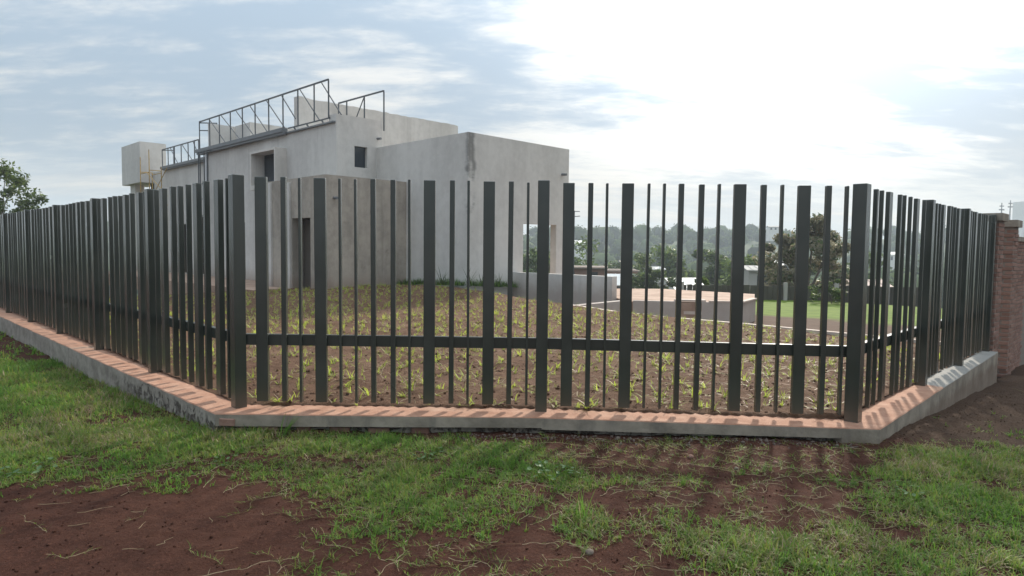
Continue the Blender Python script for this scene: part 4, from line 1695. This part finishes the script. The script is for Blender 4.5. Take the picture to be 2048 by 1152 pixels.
TT = [tuft_mesh(200 + i) for i in range(14)]
TM = [np_mesh('grass_tuft', V, F, [M['sprout'], M['straw']], mi) for V, F, mi in TT]
spots = []
v_ = 2.62
row = 0
while v_ < 12.05:
    u_ = 2.05 + (row % 2) * .09
    while u_ < 18.5:
        vv, uu = v_ + random.gauss(0, .075), u_ + random.gauss(0, .08)
        x, y = xy(vv, uu)
        if soil_in(np.array(x), np.array(y), .02) and random.random() < (.82 if y < 8 else .86):
            spots.append((x, y))
        u_ += .165
    v_ += .20
    row += 1
spots = [s for s in spots if abs(s[0]) < s[1] * .80 + .3]
spots.sort(key=lambda s: s[1] + abs(s[0]) * .15)
for i, (x, y) in enumerate(spots[:300]):
    o_ = link('grass_tuft', random.choice(TM))
    o_.location = (x, y, float(soil_z(np.array(x), np.array(y))))
    o_.rotation_euler = (0, 0, random.uniform(0, 6.28))
    s = random.uniform(.5, 1.05)
    o_.scale = (s, s, s * random.uniform(.8, 1.1))
    tag(o_, 'small yellow-green grass plug planted in the tilled soil just behind the front fence', 'grass tuft', 'grass plugs planted in the soil')
RV, RF, RM = [], [], []
off2 = 0
for (x, y) in spots[300:]:
    V, F, mi = random.choice(TT)
    a, s = random.uniform(0, 6.28), random.uniform(.5, 1.05)
    wm = 1.0
    P = np.stack([(V[:, 0] * math.cos(a) - V[:, 1] * math.sin(a)) * s + x, (V[:, 0] * math.sin(a) + V[:, 1] * math.cos(a)) * s + y,
                  V[:, 2] * s + float(soil_z(np.array(x), np.array(y)))], 1)
    RV.append(P)
    RF.append(F + off2)
    RM.append(mi)
    off2 += len(V)
kind(link('grass_tufts', np_mesh('grass_tufts', np.concatenate(RV), np.concatenate(RF), [M['sprout'], M['straw']], np.concatenate(RM))), 'stuff')

# bits of straw on the soil
n = 3500
v_, u_ = rng.uniform(2.5, 12, n), rng.uniform(2, 15, n)
x, y = UX * u_ + VX * v_, UY * u_ + VY * v_
k = soil_in(x, y)
x, y = x[k], y[k]
n = len(x)
V, F = blades(x, y, soil_z(x, y) + .014, rng.uniform(.04, .14, n), rng.uniform(.003, .007, n), np.full(n, 1.5), rng.uniform(0, 6.28, n), 2, .15)
kind(link('straw_litter', np_mesh('straw_litter', V, F, [M['straw']])), 'stuff')

# grass belt at the foot of the house block, plus long-leaved clumps
n = 2600
t_ = rng.random(n)
side = rng.random(n) < .62
vv = np.where(side, 12.88 - np.abs(rng.normal(0, .16, n)), 12.94 + t_ * 2.0)
uu = np.where(side, 14.6 + t_ * 3.2, 14.6 - np.abs(rng.normal(0, .16, n)))
x, y = UX * uu + VX * vv, UY * uu + VY * vv
V, F = blades(x, y, soil_z(x, y), rng.uniform(.08, .26, n), rng.uniform(.008, .016, n), np.abs(rng.normal(.4, .3, n)), rng.uniform(0, 6.28, n), 2)
kind(link('wall_grass', np_mesh('wall_grass', V, F, [M['grass'], M['leaf']], np.repeat((rng.random(n) < .5).astype(int), 2))), 'stuff')
for i, (vv, uu, s) in enumerate(((12.7, 14.35, 1.0), (13.35, 14.45, .95), (14.0, 14.42, .8), (12.62, 15.4, .9))):
    n = 12
    V, F = blades(rng.normal(0, .04, n), rng.normal(0, .04, n), np.zeros(n), rng.uniform(.35, .75, n) * s, rng.uniform(.018, .03, n), np.abs(rng.normal(.3, .25, n)), rng.uniform(0, 6.28, n), 4, .7)
    o_ = link('leafy_clump', np_mesh('leafy_clump', V, F, [M['leaf']]))
    x, y = xy(vv, uu)
    o_.location = (x, y, float(soil_z(np.array(x), np.array(y))))
    tag(o_, ['spiky dark plant right at the foot of the stained house corner', 'spiky dark plant just right of the stained house corner',
             'small spiky dark plant between the stained corner and the low garden wall', 'spiky dark plant left of the stained house corner against the wall'][i], 'plant')

# coarse grass clump against the plinth, broad weeds, a stone, straws in the foreground
def put(o, x, y, dz=0.0):
    o.location = (x, y, float(street_z(np.array(x), np.array(y))) + dz)
    return o


n = 16
V, F = blades(rng.normal(0, .02, n), rng.normal(0, .015, n), np.zeros(n), rng.uniform(.14, .27, n), rng.uniform(.008, .014, n), np.abs(rng.normal(.3, .3, n)), rng.uniform(-.6, 1.2, n), 4, .8)
tag(put(link('grass_clump', np_mesh('grass_clump', V, F, [M['grass']])), -1.86, 5.40), 'tall bright grass clump leaning against the plinth by the left corner', 'grass clump')
n = 9
V, F = blades(rng.normal(0, .012, n), rng.normal(0, .012, n), np.zeros(n), rng.uniform(.1, .2, n), rng.uniform(.006, .011, n), np.abs(rng.normal(.7, .4, n)), rng.uniform(0, 6.28, n), 4, .9)
tag(put(link('grass_clump', np_mesh('grass_clump', V, F, [M['grass']])), 3.12, 4.98), 'lone grass clump on bare earth below the right plinth corner', 'grass clump')
V, F = blades(rng.normal(0, .012, n), rng.normal(0, .012, n), np.zeros(n), rng.uniform(.15, .3, n), rng.uniform(.008, .014, n), np.abs(rng.normal(.7, .4, n)), rng.uniform(0, 6.28, n), 4, .9)
tag(put(link('grass_clump', np_mesh('grass_clump', V, F, [M['grass2']])), 6.6, 8.35), 'pale grass clump at the foot of the brick pillar', 'grass clump')
n = 11
V, F = blades(rng.normal(0, .02, n), rng.normal(0, .015, n), np.zeros(n), rng.uniform(.10, .20, n), rng.uniform(.005, .009, n), np.abs(rng.normal(.3, .2, n)), rng.uniform(0, 6.28, n), 4, .5)
tag(put(link('grass_clump', np_mesh('grass_clump', V, F, [M['grass'], M['straw']], np.repeat((rng.random(n) < .3).astype(int), 4))), .42, 3.78), 'upright tuft of grass standing alone in the red earth, bottom centre', 'grass clump')


def weed(x, y, n, r, s, label):
    V_, F_ = [], []
    o = 0
    t = thing('broadleaf_weed', label, 'weed', (x, y, float(street_z(np.array(x), np.array(y)))))
    st = MB()
    for i in range(n):
        a, d = random.uniform(0, 6.28), r * math.sqrt(random.random())
        c = Vector((math.cos(a) * d, math.sin(a) * d, random.uniform(.02, .075)))
        st.bar((c.x * .3, c.y * .3, 0), c, .003, None, 4)
        L, w = s * random.uniform(.7, 1.3), s * random.uniform(.5, .8)
        az, ti = random.uniform(0, 6.28), random.uniform(-.5, .3)
        ax = Vector((math.cos(az) * math.cos(ti), math.sin(az) * math.cos(ti), math.sin(ti)))
        pe = Vector((-math.sin(az), math.cos(az), random.uniform(-.3, .3)))
        q = [c, c + ax * L * .35 + pe * w * .5, c + ax * L * .8 + pe * w * .35, c + ax * L, c + ax * L * .8 - pe * w * .35, c + ax * L * .35 - pe * w * .5]
        mid = [c + ax * L * .4 - Vector((0, 0, .004)), c + ax * L * .8 - Vector((0, 0, .004))]
        b0 = len(V_)
        V_ += [tuple(p) for p in q + mid]
        F_ += [(b0, b0 + 6, b0 + 1, b0 + 1), (b0 + 6, b0 + 7, b0 + 2, b0 + 1), (b0 + 7, b0 + 3, b0 + 2, b0 + 2), (b0, b0 + 5, b0 + 6, b0 + 6), (b0 + 6, b0 + 5, b0 + 4, b0 + 7), (b0 + 7, b0 + 4, b0 + 3, b0 + 3)]
    me = bpy.data.meshes.new('foliage')
    me.from_pydata(V_, [], [tuple(dict.fromkeys(f)) for f in F_])
    me.materials.append(M['weed'])
    link('foliage', me, t)
    st.build('stem', M['grass'], t, recalc=False)
    return t


weed(.28, 4.50, 26, .17, .042, 'broad-leaved weed patch at the right tip of the grass tongue')
weed(-.62, 4.85, 14, .12, .036, 'broad-leaved weed in the dense grass, middle of the front strip')
weed(-2.0, 4.62, 9, .08, .036, 'small broad-leaved weed in thin grass near the left plinth corner')
weed(-3.25, 4.45, 16, .2, .045, 'broad-leaved weed patch at the left edge of the photo')
weed(2.55, 4.15, 12, .12, .034, 'broad-leaved weed in the right-hand grass below the plinth corner')


def stone(x, y, r, label, m):
    bm = bmesh.new()
    bmesh.ops.create_icosphere(bm, subdivisions=3, radius=r)
    for v in bm.verts:
        v.co *= 1 + .18 * mnoise.noise(v.co * (1.6 / r) + Vector((x, y, 0)))
        v.co.z *= .75
    me = bpy.data.meshes.new('stone')
    bm.to_mesh(me)
    bm.free()
    me.materials.append(m)
    me.polygons.foreach_set('use_smooth', [True] * len(me.polygons))
    tag(put(link('stone', me), x, y, r * .3), label, 'stone')


stone(.41, 3.32, .021, 'rounded dull brown stone lying on the red earth at the bottom of the photo', M['stone'])
stone(1.36, 4.95, .022, 'reddish stone lying below the front plinth near the right corner', M['brick'])
stone(1.95, 4.83, .018, 'small reddish stone in the runners below the right plinth corner', M['brick'])
stone(1.62, 4.70, .016, 'small dark stone beside runners on the red earth, right of centre', M['stone'])

STRAWS = [(140, 1040, .4, .20), (165, 1000, .2, .12), (60, 1020, .1, .22), (230, 1005, .9, .10), (265, 1075, 1.2, .09), (300, 1110, .9, .13), (120, 1065, .7, .12), (250, 1040, .2, .1), (420, 1125, .3, .14), (230, 1120, .05, .12), (410, 1055, -.9, .08), (1150, 1030, .1, .1)]
for i, (px, py, az, L) in enumerate(STRAWS):
    d = 1.55 * 1336.5 / (py - 498 - (px - 1024) * .0106)
    x = bearing(px, d)
    q = MB()
    a = Vector((0, 0, .004))
    for k_ in range(3):
        c_ = a + Vector((math.cos(az + random.gauss(0, .55)), math.sin(az + random.gauss(0, .25)), random.uniform(-.01, .05))) * L / 3
        q.bar(a, c_, .0034 - .0008 * k_, None, 5)
        a = c_
    o_ = q.build('straw', M['straw'])
    put(o_, x, d, .006)
    tag(o_, 'dry pale straw stem lying on the bare red earth in the foreground', 'straw', 'dry straws on the red earth')

# ------------------------------------------------------------------ haze
q = MB()
q.box(-1700, 1700, -70, 1500, -42, 62)
hz_o = q.build('haze', [])


def f_haze(k):
    v = k.n('ShaderNodeVolumePrincipled', ins={'Color': (.80, .88, .97, 1), 'Density': .0007, 'Anisotropy': .0})
    k.t.links.new(v.outputs[0], k.n('ShaderNodeOutputMaterial').inputs['Volume'])


hz_o.data.materials.append(mat('haze_air', f_haze))
kind(hz_o, 'stuff')
